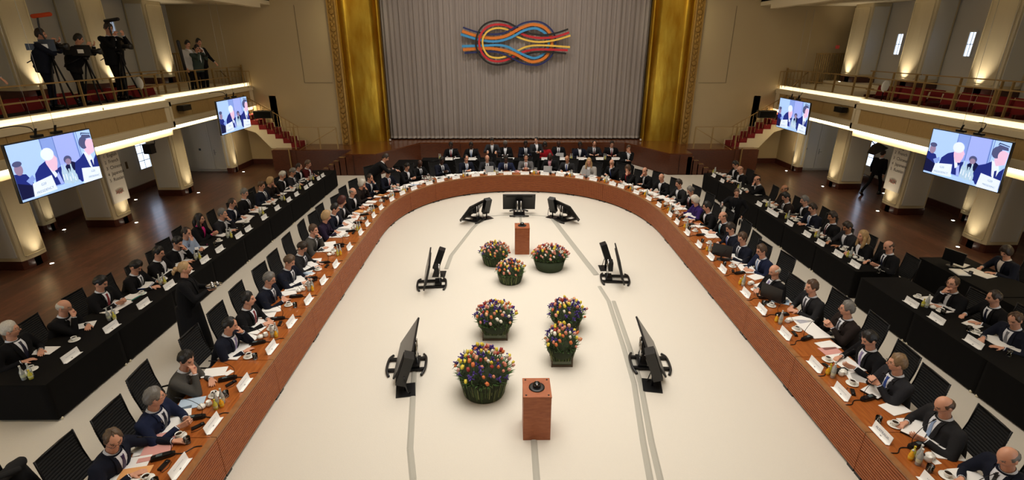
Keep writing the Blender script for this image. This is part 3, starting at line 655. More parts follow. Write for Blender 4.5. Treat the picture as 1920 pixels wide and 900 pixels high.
# language signs
for sx, nm in ((-1, 'left'), (1, 'right')):
    yc = 19.52 if sx < 0 else 20.8
    t = empty('language_sign', (sx * 15.96, yc, 0)); tag(t, 'tall white interpretation channel sign on the %s column' % nm, 'sign')
    t.rotation_euler[2] = R(90) if sx < 0 else R(-90)
    b = MB(); b.box((-.44, -.018, .95), (.44, .03, 3.27)); b.build('board', mat('sign_white', 'DAD4C6', .6), t)
    mi = mat('sign_ink', '3A342C', .7)
    for i, (n, s) in enumerate((('0', 'Floor'), ('1', 'English'), ('2', 'French'), ('3', 'Chinese'), ('4', 'Japanese'), ('5', 'Russian'))):
        z = 3.02 - i * .235
        text(n, .17, mi, t, (-.33, -.02, z), (R(90), 0, 0), 'LEFT'); text(s, .19, mi, t, (-.14, -.02, z), (R(90), 0, 0), 'LEFT')
    b = MB(); mm = [mat('sign_red', 'A8584C', .7), mat('sign_brown', '8A7A6A', .7)]
    for k in (-1, 1):
        P = catmull([(-.2 * k, -.02, 1.41), (-.08 * k, -.02, 1.37), (.06 * k, -.02, 1.43), (.14 * k, -.02, 1.35), (.06 * k, -.02, 1.27), (-.08 * k, -.02, 1.33), (-.2 * k, -.02, 1.29)], 5); b.tube(P, .012, 5, 0 if k > 0 else 1)
        P = catmull([(-.2 * k, -.02, 1.37), (-.06 * k, -.02, 1.35), (.06 * k, -.02, 1.39), (.10 * k, -.02, 1.35), (.06 * k, -.02, 1.31), (-.08 * k, -.02, 1.35), (-.2 * k, -.02, 1.33)], 5); b.tube(P, .008, 5, 1)
    b.build('knot_mark', mm, t)
    if sx > 0:
        b = MB(); b.box((-.1, -.02, 0), (.1, .0, .2)); o = b.build('exit_sign', mat('exit_red', 'C03A2A', .5, emit='C03A2A', estr=.03), None, (18.33, 23.6, 2.9), R(-90)); tag(o, 'small red square sign on the wall behind the right sign column', 'sign')
        b = MB(); b.box((-.1, -.02, 0), (.1, .0, .18)); o = b.build('balcony_exit_sign', mat('exit_red', 'C03A2A'), None, (17.3, 28.9, 6.6), 0); tag(o, 'small red sign high at the back of the right balcony', 'sign')
b = MB(); b.box((-.06, -.02, 0), (.06, 0, .32)); b.box((-.045, -.03, .03), (.045, -.02, .2)); o = b.build('wall_phone', mat('dark_bronze', '5A4426', .4, .5), None, (18.33, 22.6, 1.45), R(-90)); tag(o, 'small dark wall fitting between the right columns', 'wall fitting')
b = MB(); b.box((-.06, -.02, 0), (.06, 0, .32)); b.box((-.045, -.03, .03), (.045, -.02, .2)); o = b.build('wall_phone', mat('dark_bronze', '5A4426', .4, .5), None, (-18.03, 23.0, 1.45), R(90)); tag(o, 'small dark wall fitting between the left columns', 'wall fitting')

# ================================================================== wooden conference table
A0, B0, YC = 5.3, 6.5, 17.5
TT = .86
def ell_pt(t):      # t 0..1 from left end to right end of the curved part
    n = 2.25; a = math.pi * (1 - t); c, s_ = math.cos(a), math.sin(a)
    x = A0 * math.copysign(abs(c) ** (2 / n), c); y = YC + B0 * abs(s_) ** (2 / n)
    gx = math.copysign(abs(x / A0) ** (n - 1), x) / A0; gy = ((y - YC) / B0) ** (n - 1) / B0
    l = math.hypot(gx, gy) or 1; return (x, y), (gx / l, gy / l)
_T = np.linspace(0, 1, 1201); _E = [ell_pt(t) for t in _T]
_P = np.array([e[0] for e in _E]); _Nn = np.array([e[1] for e in _E]); _Lc = np.concatenate([[0], np.cumsum(np.hypot(*np.diff(_P, axis=0).T))])
def arc_at(s_):      # arc length -> point, outward normal
    i = int(np.clip(np.searchsorted(_Lc, s_), 0, 1200)); return tuple(_P[i]), tuple(_Nn[i])
def desk_frame(x, y):
    """nearest inner-edge frame to a seat: origin, outward normal, tangent (tangent: normal turned clockwise)"""
    if y < 17.25: sx = -1 if x < 0 else 1; return (sx * A0, y), (sx, 0.0)
    q = _P + _Nn * 1.5; i = int(np.argmin(np.hypot(q[:, 0] - x, q[:, 1] - y))); return tuple(_P[i]), tuple(_Nn[i])
def section(path, label):
    px = sum(p[0][0] + p[1][0] * .6 for p in path) / len(path); py = sum(p[0][1] + p[1][1] * .6 for p in path) / len(path)
    t = empty('table_section', (px, py, 0)); tag(t, label, 'table section', 'wooden conference table')
    pth = [((p[0] - px, p[1] - py), n) for p, n in path]
    zt = TT; dp = lambda p: 1.12 if p[0][1] + py < 17.6 else 1.12 - .15 * min(1, (p[0][1] + py - 17.6) / 3)
    vs = []; 
    for p in pth:
        q = dp(p)
        for (o, z) in ((.10, zt - .04), (q, zt - .04), (q, zt), (.10, zt)): vs.append((p[0][0] + p[1][0] * o, p[0][1] + p[1][1] * o, z))
    m_ = len(pth); b = MB(); b.add(vs, [(i * 4 + k, i * 4 + (k + 1) % 4, (i + 1) * 4 + (k + 1) % 4, (i + 1) * 4 + k) for i in range(m_ - 1) for k in range(4)] + [(0, 1, 2, 3), (m_ * 4 - 1, m_ * 4 - 2, m_ * 4 - 3, m_ * 4 - 4)]); b.build('worktop', M_WOODTOP, t)
    b = MB(); b.sweep([(0.0, zt - .03), (.10, zt - .03), (.10, zt + .008), (0.0, zt + .008)], pth); b.build('edge_trim', M_EDGE, t)
    n = 15; z0, z1 = .07, TT - .03; hs = (z1 - z0) / n; b = MB()
    b.sweep([(.03, z0), (.03, z1), (.05, z1), (.05, z0)], pth, 1)  # backing coloured dark to stand for the shade between slats
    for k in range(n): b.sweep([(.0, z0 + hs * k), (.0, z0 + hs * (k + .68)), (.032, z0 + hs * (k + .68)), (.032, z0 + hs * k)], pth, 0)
    b.build('ribbed_panel', [M_PANEL, mat('groove_shade', '3A1E10', .7)], t)
    (p0, n0), (p1, n1) = pth[0], pth[-1]
    for (p, nn) in ((p0, n0), (p1, n1)):
        tx = (pth[-1][0][0] - pth[0][0][0], pth[-1][0][1] - pth[0][0][1]); l = math.hypot(*tx); d = 1 if p is p0 else -1
        tv = Vector((tx[0] / l * d, tx[1] / l * d, 0)); c = Vector((p[0], p[1], 0)) + Vector((nn[0], nn[1], 0)) * .5 + tv * .03
        b = MB(); b.obox(c + Vector((0, 0, .44)), Vector((nn[0], nn[1], 0)) * .45, tv * .02, (0, 0, .37)); b.build('end_support', M_PANEL, t)
    for (p, nn) in ((p0, n0), (p1, n1)):
        b = MB(); d = 1 if p is p0 else -1
        c = Vector((p[0], p[1], .035)) + Vector((nn[0], nn[1], 0)) * .05 + Vector((tx[0] / l, tx[1] / l, 0)) * d * .09
        b.obox(c, Vector((nn[0], nn[1], 0)) * .05, Vector((tx[0] / l, tx[1] / l, 0)) * .08, (0, 0, .035)); b.build('foot', M_BLACK, t)
    return t
ORD = ('first', 'second', 'third', 'fourth', 'fifth', 'sixth', 'seventh', 'eighth', 'ninth', 'tenth', 'eleventh', 'twelfth')
edges = [2.2, 4.35, 6.5, 8.65, 10.8, 12.95, 15.1, 17.25]
for sx, nm in ((-1, 'left'), (1, 'right')):
    for i in range(len(edges) - 1):
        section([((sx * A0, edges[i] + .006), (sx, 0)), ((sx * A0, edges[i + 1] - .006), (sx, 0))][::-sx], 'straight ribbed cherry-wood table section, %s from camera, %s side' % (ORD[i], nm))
s0 = -.3; NSEG = 11; Lt = _Lc[-1]
path0 = [((-A0, 17.256), (-1, 0)), ((-A0, 17.5), (-1, 0))]
for k in range(NSEG):
    a, c = Lt * k / NSEG, Lt * (k + 1) / NSEG
    pth = [arc_at(a + .006 + (c - a - .012) * j / 10) for j in range(11)]
    if k == 0: pth = path0 + pth[1:]
    if k == NSEG - 1: pth = pth[:-1] + [((A0, 17.5), (1, 0)), ((A0, 17.256), (1, 0))]
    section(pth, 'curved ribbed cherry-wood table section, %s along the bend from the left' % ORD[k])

# ================================================================== black draped tables
def draped(x0, y0, x1, y1, label, group, feet=True):
    cx, cy = (x0 + x1) / 2, (y0 + y1) / 2; t = empty('draped_table', (cx, cy, 0)); tag(t, label, 'table', group)
    hx, hy = abs(x1 - x0) / 2, abs(y1 - y0) / 2
    b = MB(); b.box((-hx, -hy, .82), (hx, hy, .85)); b.build('tabletop', M_BLACKM, t)
    b = MB(); b.box((-hx - .01, -hy - .004, .85), (hx + .01, hy + .004, .861)); b.build('cloth_top', M_CLOTH, t)
    b = MB(); vs = []; n = 24
    P = []
    for k in range(n): P.append((-hx - .012, -hy + 2 * hy * k / n))
    for k in range(8): P.append((-hx + 2 * hx * k / 8, hy + .004))
    for k in range(n): P.append((hx + .012, hy - 2 * hy * k / n))
    for k in range(8): P.append((hx - 2 * hx * k / 8, -hy - .004))
    m = len(P); rr = random.Random(int(cx * 100 + cy * 10))
    wv = [rr.uniform(-.006, .006) for _ in P]
    for z, s_ in ((.855, 0), (.5, .5), (.06, 1)):
        for (x, y), w in zip(P, wv): vs.append((x + (w if abs(x) > hx else 0) * s_, y, z))
    b.add(vs, [(j * m + i, j * m + (i + 1) % m, (j + 1) * m + (i + 1) % m, (j + 1) * m + i) for j in range(2) for i in range(m)], 0, True); b.build('cloth_skirt', M_CLOTH, t)
    if feet:
        for (fx, fy) in ((-hx + .05, -hy + .07), (-hx + .05, hy - .07), (hx - .05, -hy + .07), (hx - .05, hy - .07)):
            b = MB(); b.tube([(fx, fy, .06), (fx, fy, .82)], .018, 8, 0)
            b.lathe([(.018, 0), (.026, .02), (.026, .05), (.016, .07)], 10, (fx + (-.05 if fx < 0 else .05), fy, .0), 1); b.build('leg', [M_STEEL, mat('castor_cream', 'D8CFB4', .5)], t)
    return t
yl = [7.88, 9.78, 11.7, 13.6, 15.5, 17.42, 19.35, 21.3, 23.25, 25.15]
for i in range(9): draped(-10.42, yl[i] + .003, -9.22, yl[i + 1] - .003, 'black cloth-draped table in the left row, %s from camera' % ORD[i], 'left black tables')
yr = [12.75, 14.65, 16.6, 18.55, 20.5, 22.45, 24.4]
for i in range(6): draped(9.22, yr[i] + .003, 10.42, yr[i + 1] - .003, 'black cloth-draped table in the right row, %s after the gap' % ORD[i], 'right black tables')
yr2 = [4.7, 6.6, 8.5, 10.45, 12.38]
for i in range(4): draped(9.12, yr2[i] + .003, 10.32, yr2[i + 1] - .003, 'black cloth-draped table before the gap on the right, %s from camera' % ORD[i], 'near right black tables')
xb = [-5.25, -3.3, -1.35, .6, 2.55, 4.5, 6.3]
for i in range(6): draped(xb[i] + .003, 27.35, xb[i + 1] - .003, 28.15, 'black cloth-draped back table, %s from the left' % ORD[i], 'back black tables')
draped(-6.5, 26.0, -5.35, 27.6, 'low empty black draped table left of the back row', 'back black tables', False)
t = draped(11.8, 11.2, 13.2, 13.75, 'black draped rear desk of the dark-haired woman at right', 'rear desk', False)
t = draped(11.8, 8.2, 13.2, 11.15, 'black draped rear desk at the right picture edge', 'rear desk', False)

# ================================================================== centre floor
def lectern(y, label):
    t = empty('floor_lectern', (-.05, y, 0)); tag(t, label, 'pedestal')
    b = MB(); b.box((-.25, -.27, 0.01), (.25, .27, .95)); b.build('cabinet', M_LECT, t)
    b = MB(); b.box((-.255, -.275, .95), (.255, .275, .98)); b.build('top_plate', M_LECT, t)
    b = MB()
    for (x, yy) in ((-.2, -.22), (.2, -.22), (-.2, .22), (.2, .22)): b.lathe([(.018, 0), (.018, .004)], 10, (x, yy, .98))
    b.build('screw_cap', M_BLACK, t)
    c = empty('dome_camera', (-.05, y, .98)); tag(c, 'black dome camera on top of the %s' % label.split(' with')[0], 'camera')
    b = MB(); b.lathe([(.145, 0), (.145, .012), (.12, .02), (.10, .022)], 28); b.build('base_ring', M_BLACK, c)
    b = MB(); b.lathe([(.075, .02), (.075, .06), (.065, .09), (.045, .11), (0.0, .12)], 24); b.build('dome', mat('gloss_black', '08080A', .05), c)
    b = MB(); b.ell((0, -.05, .09), (.018, .018, .018), 10, 6); b.build('lens', M_CHROME, c)
lectern(7.57, 'brown wooden box pedestal with a black dome in front')
lectern(16.35, 'distant brown wooden box pedestal with a black dome')

def floor_screen(x, y, rz, label, lean=38):
    """screen faces local -Y, leaning back (top towards +Y)"""
    t = empty('floor_screen', (x, y, 0.012), R(rz)); tag(t, label, 'floor screen', 'floor screens')
    a = R(lean); W2, H2 = .69, .82
    up = Vector((0, math.sin(a), math.cos(a))); nb = Vector((0, math.cos(a), -math.sin(a)))
    c = Vector((0, .0, .17)) + up * H2 / 2
    b = MB(); b.obox(c, (W2, 0, 0), nb * .02, up * H2 / 2); b.obox(c + nb * .03, (W2 * .8, 0, 0), nb * .02, up * H2 * .36); b.build('panel', M_BLACK, t)
    b = MB(); b.obox(c - nb * .0215, (W2 - .02, 0, 0), nb * .001, up * (H2 / 2 - .02)); b.build('glass', mat('screen_glass', '0A0C12', .3), t)
    for s_ in (-1, 1):
        b = MB(); b.tube([(s_ * .075, .44, .06), (s_ * .075, .44, .66)], .026, 10); b.build('support_tube', M_CHROME, t)
        yo = -.22 if s_ < 0 else .62; b = MB(); P = catmull([(-.40, yo - s_ * .07, .03), (-.2, yo, .06), (.2, yo, .06), (.40, yo - s_ * .07, .03)], 5); b.tube(P, .03, 8); b.build('curved_foot', M_BLACK, t)
    b = MB(); b.box((-.24, -.2, .03), (-.17, .6, .08)); b.box((.17, -.2, .03), (.24, .6, .08)); b.box((-.2, .3, .06), (.2, .5, .14)); b.obox((0, .36, .5), (.16, 0, 0), (0, .06, 0), (0, 0, .14)); b.build('stand_frame', M_BLACKM, t)
    return t
def floor_speaker(x, y, rz, label):
    t = empty('floor_speaker', (x, y, .012), R(rz)); tag(t, label, 'loudspeaker', 'floor loudspeakers')
    b = MB(); b.box((-.22, -.2, 0), (.22, .2, .02)); b.build('base_plate', M_BLACK, t)
    b = MB(); b.tube([(0, 0, .02), (0, 0, .3)], .03, 10); b.build('stem', M_BLACKM, t)
    a = R(20); up = Vector((0, math.sin(a), math.cos(a))); nb = Vector((0, math.cos(a), -math.sin(a)))
    b = MB(); b.obox(Vector((0, .02, .55)), (.14, 0, 0), nb * .1, up * .34); b.build('cabinet', M_BLACK, t)
    b = MB(); b.obox(Vector((0, .02, .55)) - nb * .104, (.12, 0, 0), nb * .004, up * .31); b.build('grille', M_CLOTH, t)
    b = MB(); b.tube([(.15, 0, .45), (.2, 0, .3), (.2, .05, .1), (.1, .1, .03)], .012, 6); b.build('cable', M_BLACK, t)
floor_screen(-.05, 20.75, 180, 'black floor screen facing the curved end of the table', 24)
floor_screen(-2.15, 19.85, 242, 'black floor screen turned left below the curve, left of centre')
floor_screen(2.05, 19.85, 118, 'black floor screen turned right below the curve, right of centre')
floor_speaker(-1.42, 20.0, 215, 'black box speaker right of the upper left floor screen')
floor_speaker(1.35, 20.1, 145, 'black box speaker left of the upper right floor screen')
floor_screen(-3.05, 13.7, -84, 'black floor screen seen edge-on, middle of left side', 14)
floor_speaker(-2.72, 14.5, -90, 'black box speaker behind the middle left floor screen')
floor_screen(2.95, 14.0, 84, 'black floor screen seen edge-on, middle of right side', 14)
floor_speaker(2.62, 14.9, 90, 'black box speaker behind the middle right floor screen')
floor_screen(-3.05, 9.6, -86, 'black floor screen seen edge-on, nearest on the left', 34)
floor_speaker(-2.72, 8.75, -80, 'black box speaker on square plate, nearest left screen')
floor_screen(2.85, 9.6, 86, 'black floor screen seen edge-on, nearest on the right', 34)
floor_speaker(2.5, 8.85, 80, 'black box speaker on square plate, nearest right screen')

def tape(pts, w, label):
    b = MB(); P = [Vector((x, y, 0)) for x, y in pts]
    for i in range(len(P) - 1):
        d = (P[i + 1] - P[i]).normalized(); n = Vector((-d.y, d.x, 0)); c = (P[i] + P[i + 1]) / 2
        b.add([P[i] + n * w / 2 + Vector((0, 0, .0125)), P[i + 1] + n * w / 2 + Vector((0, 0, .0125)), P[i + 1] + n * w * .2 + Vector((0, 0, .026)), P[i] + n * w * .2 + Vector((0, 0, .026)),
               P[i] - n * w * .2 + Vector((0, 0, .026)), P[i + 1] - n * w * .2 + Vector((0, 0, .026)), P[i + 1] - n * w / 2 + Vector((0, 0, .0125)), P[i] - n * w / 2 + Vector((0, 0, .0125))],
              [(0, 1, 2, 3), (3, 2, 5, 4), (4, 5, 6, 7)])
    o = b.build('cable_cover', M_GREY); tag(o, label, 'cable cover', 'grey cable covers'); return o
tape([(-2.02, 4.5), (-2.17, 6.43), (-2.34, 7.11), (-2.55, 8.64), (-2.8, 10.4)], .12, 'grey cable cover running to the nearest left screen')
tape([(1.70, 4.5), (1.80, 6.38), (1.90, 7.22), (2.14, 8.93), (2.22, 10.36), (2.30, 12.66), (2.2, 13.6)], .12, 'grey cable cover on the right, inner strip')
tape([(1.86, 4.5), (1.97, 6.38), (2.05, 7.22), (2.28, 8.93), (2.36, 10.36), (2.44, 12.66)], .12, 'grey cable cover on the right, outer strip')
tape([(-.1, 4.5), (-.1, 7.3)], .12, 'grey cable cover in front of the near pedestal')
tape([(.0, 16.7), (.0, 20.3)], .1, 'grey cable cover behind the distant pedestal')
tape([(-2.55, 14.9), (-2.5, 16.02), (-1.95, 18.7), (-1.6, 19.9)], .14, 'grey cable cover on the left, far strip')
tape([(2.25, 14.4), (2.06, 15.49), (1.33, 20.0)], .2, 'grey cable cover on the right, far strip')
tape([(-1.5, 20.2), (-.92, 20.36), (-.4, 20.4)], .08, 'thin grey cable cover left of the centre floor screen')
tape([(.4, 20.4), (.78, 20.33), (1.3, 20.2)], .08, 'thin grey cable cover right of the centre floor screen')

# ---------------------------------------------------------------- flower arrangements
M_GRASS = mat('grass_stems', '3C4E22', .8, noise=.5, scale=30)
M_GRASS2 = mat('pale_grass_stems', '7C8450', .8, noise=.3, scale=30)
M_LEAF = mat('tulip_leaf', '4A6A34', .6, noise=.3, scale=20)
FC = [mat('petal_' + n, c, .6) for n, c in (('yellow', 'D8C23C'), ('orange', 'C86A34'), ('salmon', 'C87E66'), ('pink', 'CC9688'), ('white', 'E0DACA'), ('red', '962A24'), ('peach', 'D8A078'))]
FI = mat('petal_iris', '3A2272', .6)
def tulip_mesh():
    b = MB(); b.tube([(0, 0, -.10), (0, 0, .0)], .005, 5, 1); b.lathe([(.012, -.004), (.02, 0), (.033, .02), (.034, .045), (.024, .07), (.008, .08)], 8, cap=True)
    for k in range(3):
        a = k * 2.1; b.ell((.018 * math.cos(a), .018 * math.sin(a), .045), (.018, .018, .042), 6, 5)
    return b.mesh('tulip', [FC[0], M_LEAF])
def iris_mesh():
    b = MB()
    for k in range(3):
        a = k * 2.094; M_ = Matrix.Rotation(a, 3, 'Z'); b.ell(M_ @ Vector((.04, 0, .0)), (.036, .02, .01), 6, 4, M=M_ @ Matrix.Rotation(.5, 3, 'Y')); b.ell(M_ @ Vector((-.014, 0, .035)), (.012, .018, .035), 6, 4, M=M_)
    b.tube([(0, 0, -.1), (0, 0, 0)], .005, 5, 1); return b.mesh('iris', [FI, M_LEAF])
TUL, IRI = tulip_mesh(), iris_mesh()
def bouquet(x, y, r, top, label, n, box=False, seed=0, pale=False, asp=1.0, irisf=.22):
    rg = random.Random(seed); t = empty('flower_arrangement', (x, y, .012)); tag(t, label, 'flower arrangement', 'tulip and iris arrangements')
    rb = r * .86; hb = top * .42 if not box else top * .45
    b = MB()
    nn = 260
    for k in range(nn):      # upright grass blades wrapped round the base
        a = 2 * math.pi * k / nn + rg.uniform(-.02, .02); rr = rb * (rg.uniform(.93, 1.03)); hh = hb * rg.uniform(.85, 1.25)
        o = .05 * rg.random(); w = rg.uniform(.006, .014)
        if box: q = max(abs(math.cos(a)), abs(math.sin(a))); rr = rr * .8 / q
        cx_, cy_ = math.cos(a) * rr, math.sin(a) * rr * asp; tx, ty = -math.sin(a) * w, math.cos(a) * w
        s_ = .82
        b.add([(cx_ * s_ - tx, cy_ * s_ - ty, .02 if not box else .14), (cx_ * s_ + tx, cy_ * s_ + ty, .02 if not box else .14), (cx_ * (1 + o) + tx * .5, cy_ * (1 + o) + ty * .5, hh), (cx_ * (1 + o) - tx * .5, cy_ * (1 + o) - ty * .5, hh)], [(0, 1, 2, 3)], rg.choice((0, 0, 2, 1)))
    if not box: b.lathe([(rb * .8, 0), (rb * .84, .03), (rb * .97, hb * .95), (rb * .5, hb)], 28, (0, 0, 0), 2); 
    else: b.box((-rb * .62, -rb * .62, .14), (rb * .62, rb * .62, hb), 2)
    g = b.build('grass_base', [M_GRASS, M_GRASS2, mat('dark_grass', '28321A', .9, noise=.5, scale=40)], t); g['kind'] = 'stuff'
    if asp != 1.0: pass
    if box:
        b = MB(); q = rb * .66
        for (a_, c_) in ((-1, -1), (1, -1), (1, 1), (-1, 1)): b.box((a_ * q - .015, c_ * q - .015, 0), (a_ * q + .015, c_ * q + .015, .3))
        b.box((-q, -q, .0), (q, q, .02)); b.box((-q, -q - .01, .0), (q, -q + .01, .05)); b.box((-q, q - .01, .0), (q, q + .01, .05)); b.build('planter_frame', mat('dark_planter', '4A3A26', .5), t)
        b = MB(); b.box((-q + .01, -q + .01, .02), (q - .01, q - .01, .26)); b.build('glass_vase', mat('green_glass', '9AA88A', .1, trans=.6), t)
    # leaves
    b = MB()
    for k in range(int(n * 7)):
        a = rg.uniform(0, 2 * math.pi); u = math.sqrt(rg.random()); rr = r * u; z0 = hb * .7; z1 = hb + (top - hb) * (1 - .75 * u * u) * rg.uniform(.55, .95)
        if box: q = max(abs(math.cos(a)), abs(math.sin(a))); 
        bx_, by_ = math.cos(a) * rr * .6, math.sin(a) * rr * .6 * asp; ex, ey = math.cos(a) * rr * 1.12, math.sin(a) * rr * 1.12 * asp
        w = rg.uniform(.01, .024); tx, ty = -math.sin(a) * w, math.cos(a) * w; mx, my, mz = (bx_ + ex) / 2, (by_ + ey) / 2, (z0 + z1) / 2 + .05
        dr = rg.uniform(-.05, .03)
        b.add([(bx_ - tx * .6, by_ - ty * .6, z0), (bx_ + tx * .6, by_ + ty * .6, z0), (mx + tx, my + ty, mz), (mx - tx, my - ty, mz), (ex, ey, z1 + dr)], [(0, 1, 2, 3), (3, 2, 4)], 0)
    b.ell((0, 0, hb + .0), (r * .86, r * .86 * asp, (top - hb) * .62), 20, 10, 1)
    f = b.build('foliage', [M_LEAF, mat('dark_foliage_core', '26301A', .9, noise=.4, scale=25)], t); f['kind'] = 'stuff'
    for k in range(n):
        a = rg.uniform(0, 2 * math.pi); u = math.sqrt((k + .5) / n); a = k * 2.39996 + rg.uniform(-.2, .2)
        zz = hb + (top - hb) * (math.sqrt(max(0, 1 - u * u * .92))) * rg.uniform(.85, 1.08) - .02
        px_, py_ = math.cos(a) * r * u * 1.03, math.sin(a) * r * u * asp * 1.03
        ir = rg.random() < irisf
        o = obj('iris' if ir else 'tulip', IRI if ir else TUL, t, (px_, py_, zz))
        o.rotation_euler = (rg.uniform(-.3, .3) - math.sin(a) * u * .7, rg.uniform(-.3, .3) + math.cos(a) * u * .7, a); sc = rg.uniform(.8, 1.15); o.scale = (sc,) * 3
        if not ir:
            o.material_slots[0].link = 'OBJECT'; o.material_slots[0].material = rg.choice(FC + FC[:3] if not pale else FC[2:4] + FC)
    return t
bouquet(-1.07, 8.72, .60, 1.0, 'largest round flower arrangement, beside the front pedestal', 99, seed=1, irisf=.33)
bouquet(-.88, 10.95, .52, .88, 'flower arrangement on glass box planter, left of centre', 78, True, 2)
bouquet(.65, 9.78, .40, .92, 'narrow flower arrangement in a square planter, right front', 56, True, 3)
bouquet(.93, 11.25, .48, .78, 'flower arrangement behind the narrow square planter', 62, True, 4, irisf=.36)
bouquet(-.48, 13.98, .46, .70, 'round flower arrangement nearest below the two far ones', 66, seed=5)
bouquet(.80, 14.95, .60, .80, 'wide flower arrangement right of the distant pedestal', 92, seed=6, pale=True, asp=.7, irisf=.12)
bouquet(-.98, 15.35, .50, .72, 'round flower arrangement left of the distant pedestal', 74, seed=7, pale=True)
